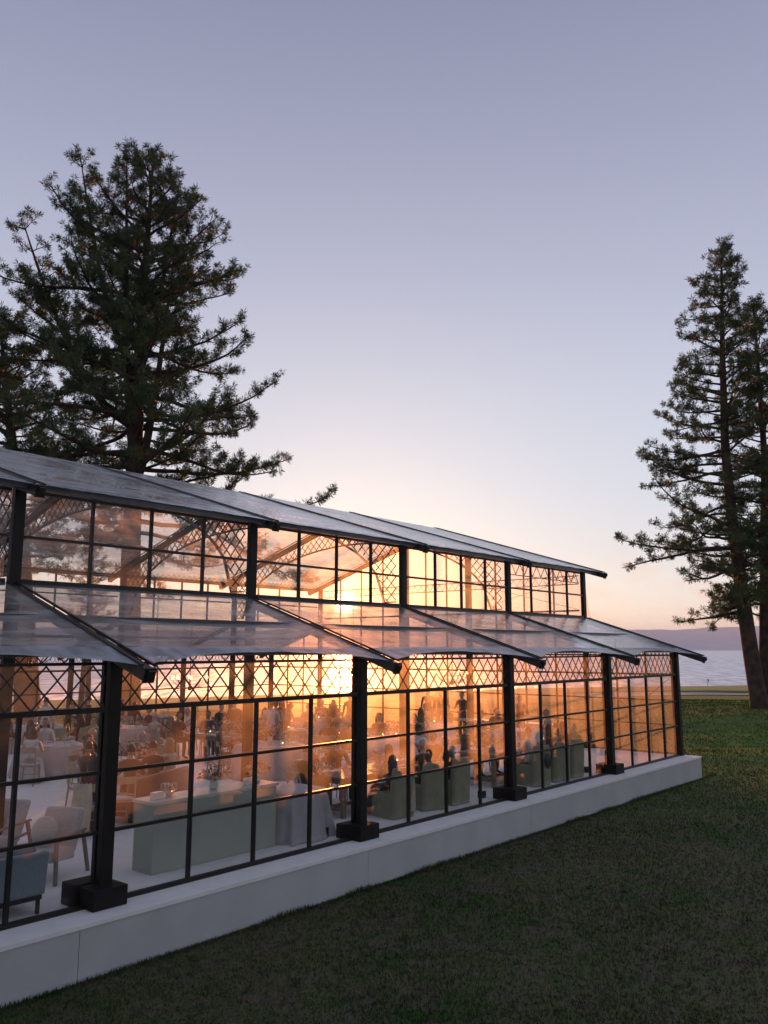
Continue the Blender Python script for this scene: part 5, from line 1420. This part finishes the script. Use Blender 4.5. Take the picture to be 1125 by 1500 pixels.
# loose chairs
for (x, y, tx, ty, lab) in ((7.95, 5.15, 8.9, 6.6, 'empty wooden dining chair in front of the velvet sofa at the end of the bar'),
                            (13.0, 8.3, *TM, 'empty wooden dining chair left of the candlelit middle table'),
                            (13.55, 8.75, *TM, 'empty wooden dining chair behind the candlelit middle table'),
                            (14.6, 8.75, *TM, 'empty wooden dining chair far right behind the candlelit middle table'),
                            (15.1, 7.6, *TM, 'empty wooden dining chair right of the candlelit middle table, nearest of the row'),
                            (15.7, 8.3, 16.9, 10.6, 'empty wooden dining chair second in the row left of the second post'),
                            (16.2, 9.1, 16.9, 10.6, 'empty wooden dining chair third in the row left of the second post'),
                            (13.9, 6.35, *TM, 'empty wooden dining chair seen from behind above the grey draped table'),
                            (11.5, 11.5, *T1, 'empty wooden dining chair right of the blush clothed table'),
                            (12.1, 12.2, 13.5, 13.4, 'empty wooden dining chair before the white haired woman')):
    place('cross', crossback, x, y, face(x, y, tx, ty), lab)
for (x, y, tx, ty, lab) in ((11.7, 14.6, 12.4, 16.5, 'sage slipcovered chair beyond the blush table, left one of two'), (12.5, 14.2, 13.4, 16.0, 'sage slipcovered chair beyond the blush table, right one of two'),
                            (13.7, 11.9, *TP, 'sage slipcovered chair left of the pedestal table'), (15.35, 9.0, *TP, 'sage slipcovered chair at the near right end of the pedestal table')):
    place('slip', slipchair, x, y, face(x, y, tx, ty), lab)
# shawls and bag
def shawl(x, y, rz, label, h=.88, w_=.22):
    vs = []; n = 14; rows = 16; m = MB()
    for j in range(rows+1):
        f = j/rows
        for k in range(n+1):
            u = -w_/2+w_*k/n; z = h-(h-.12)*f + .01*math.sin(k*2)
            vs.append((u*(1+.35*f)+.02*math.sin(f*5), -.045*f-.018*math.sin(k*1.7+f*3)-.02, z-.05*math.sin(k*2.3)*f*f))
    b = len(vs); vs += [(x_, y_+.012, z_) for x_, y_, z_ in vs]
    W = n+1
    for j in range(rows):
        for k in range(n): pass
    fs = [(j*W+k, (j+1)*W+k, (j+1)*W+k+1, j*W+k+1) for j in range(rows) for k in range(n)]
    fs += [tuple(b+i for i in f[::-1]) for f in fs]
    rim = [k for k in range(W)] + [j*W+n for j in range(1, rows+1)] + [rows*W+k for k in range(n-1, -1, -1)] + [j*W for j in range(rows-1, 0, -1)]
    for i in range(len(rim)): a_, c_ = rim[i], rim[(i+1) % len(rim)]; fs.append((a_, c_, b+c_, b+a_))
    o = m.add(vs, fs, 0, True).build('shawl', M['shawl']); o.location = (x, y, 0); o.rotation_euler = (0, 0, rz); tag(o, label, 'shawl'); return o
hx, hyy = at(137, 1115, SEATED_H); a = face(hx, hyy, *T2)
shawl(hx+math.sin(a)*.38-.08, hyy-math.cos(a)*.38, a, 'ivory shawl hanging to the floor from the chair nearest the near post', .92, .3)
shawl(12.02, 1.50, 0, 'narrow ivory shawl hanging down the first slipcovered chair', .93, .10)
bg_ = thing('handbag', 'dark round handbag hung by its strap on the slipcovered chair right of the third post', 'bag', (17.08, 1.30, .58))
MB().ball((0, 0, 0), .15, 10, 0, 1, .35, 1.25).build('bag_body', M['black'], bg_); MB().tube([(-.10,0,.12),(-.08,.02,.30),(0,.03,.37),(.08,.02,.30),(.10,0,.12)], .010, 6).build('strap', M['black'], bg_)

# more guests round the tables
def ring(c, r, ang): return (c[0]+(r+.38)*math.cos(R(ang)), c[1]+(r+.38)*math.sin(R(ang)))
MORE = [(TB, .9, 60, 'woman in a cream dress seated on the far side of the back left table', True, 'long', 'blond', 'cream'),
        (TB, .9, 200, 'man in a grey jacket seated at the left of the back left table', False, 'short', 'grey', 'grey'),
        (T3, .9, 80, 'man in a black suit seated beyond the grey clothed table', False, 'short', 'brown', 'black'),
        (T3, .9, 10, 'woman in a wine dress seated right of the grey clothed table', True, 'bun', 'brown', 'wine'),
        (T5, .85, 120, 'woman in a rust dress seated at the small brown table', True, 'long', 'brown', 'rust'),
        (T1, .82, 70, 'man in a white shirt seated beyond the blush clothed table', False, 'short', 'brown', 'white'),
        (T6, .9, 70, 'woman in a rust dress seated beyond the table behind the candlelit one', True, 'long', 'brown', 'rust'),
        (T6, .9, 150, 'grey haired man seated left at the table behind the candlelit one', False, 'short', 'grey', 'brown'),
        (T7, .95, 40, 'bald man seated beyond the white table in the glow', False, 'bald', 'brown', 'brown'),
        (T7, .95, 340, 'woman in a blush dress seated right of the white table in the glow', True, 'bun', 'blond', 'blush'),
        (T8, .95, 60, 'woman in a wine dress seated beyond the glittering table', True, 'long', 'dark', 'wine'),
        (T9, .9, 40, 'man in a grey jacket seated beyond the far white table', False, 'short', 'dark', 'grey'),
        (T10, .85, 60, 'man in a rust jacket seated beyond the table nearest the gable', False, 'short', 'brown', 'rust'),
        (T10, .85, 330, 'woman in a cream dress seated right of the table nearest the gable', True, 'long', 'blond', 'cream'),
        (TM, .95, 60, 'woman in a rust dress seated beyond the candlelit middle table', True, 'long', 'brown', 'rust'),
        (TM, .95, 140, 'man in a brown jacket seated left of the candlelit middle table', False, 'short', 'dark', 'brown')]
for i, (c, r, an, lab, fem, hr, hc_, tp_) in enumerate(MORE):
    sit(lab, 0, 1100, c[0], c[1], female=fem, hair=hr, hc=hc_, top=tp_, pos=ring(c, r, an), arms=('table', 'lap', 'gesture')[i % 3], hy=((i*7) % 5-2)*.2, skin=i % 2)
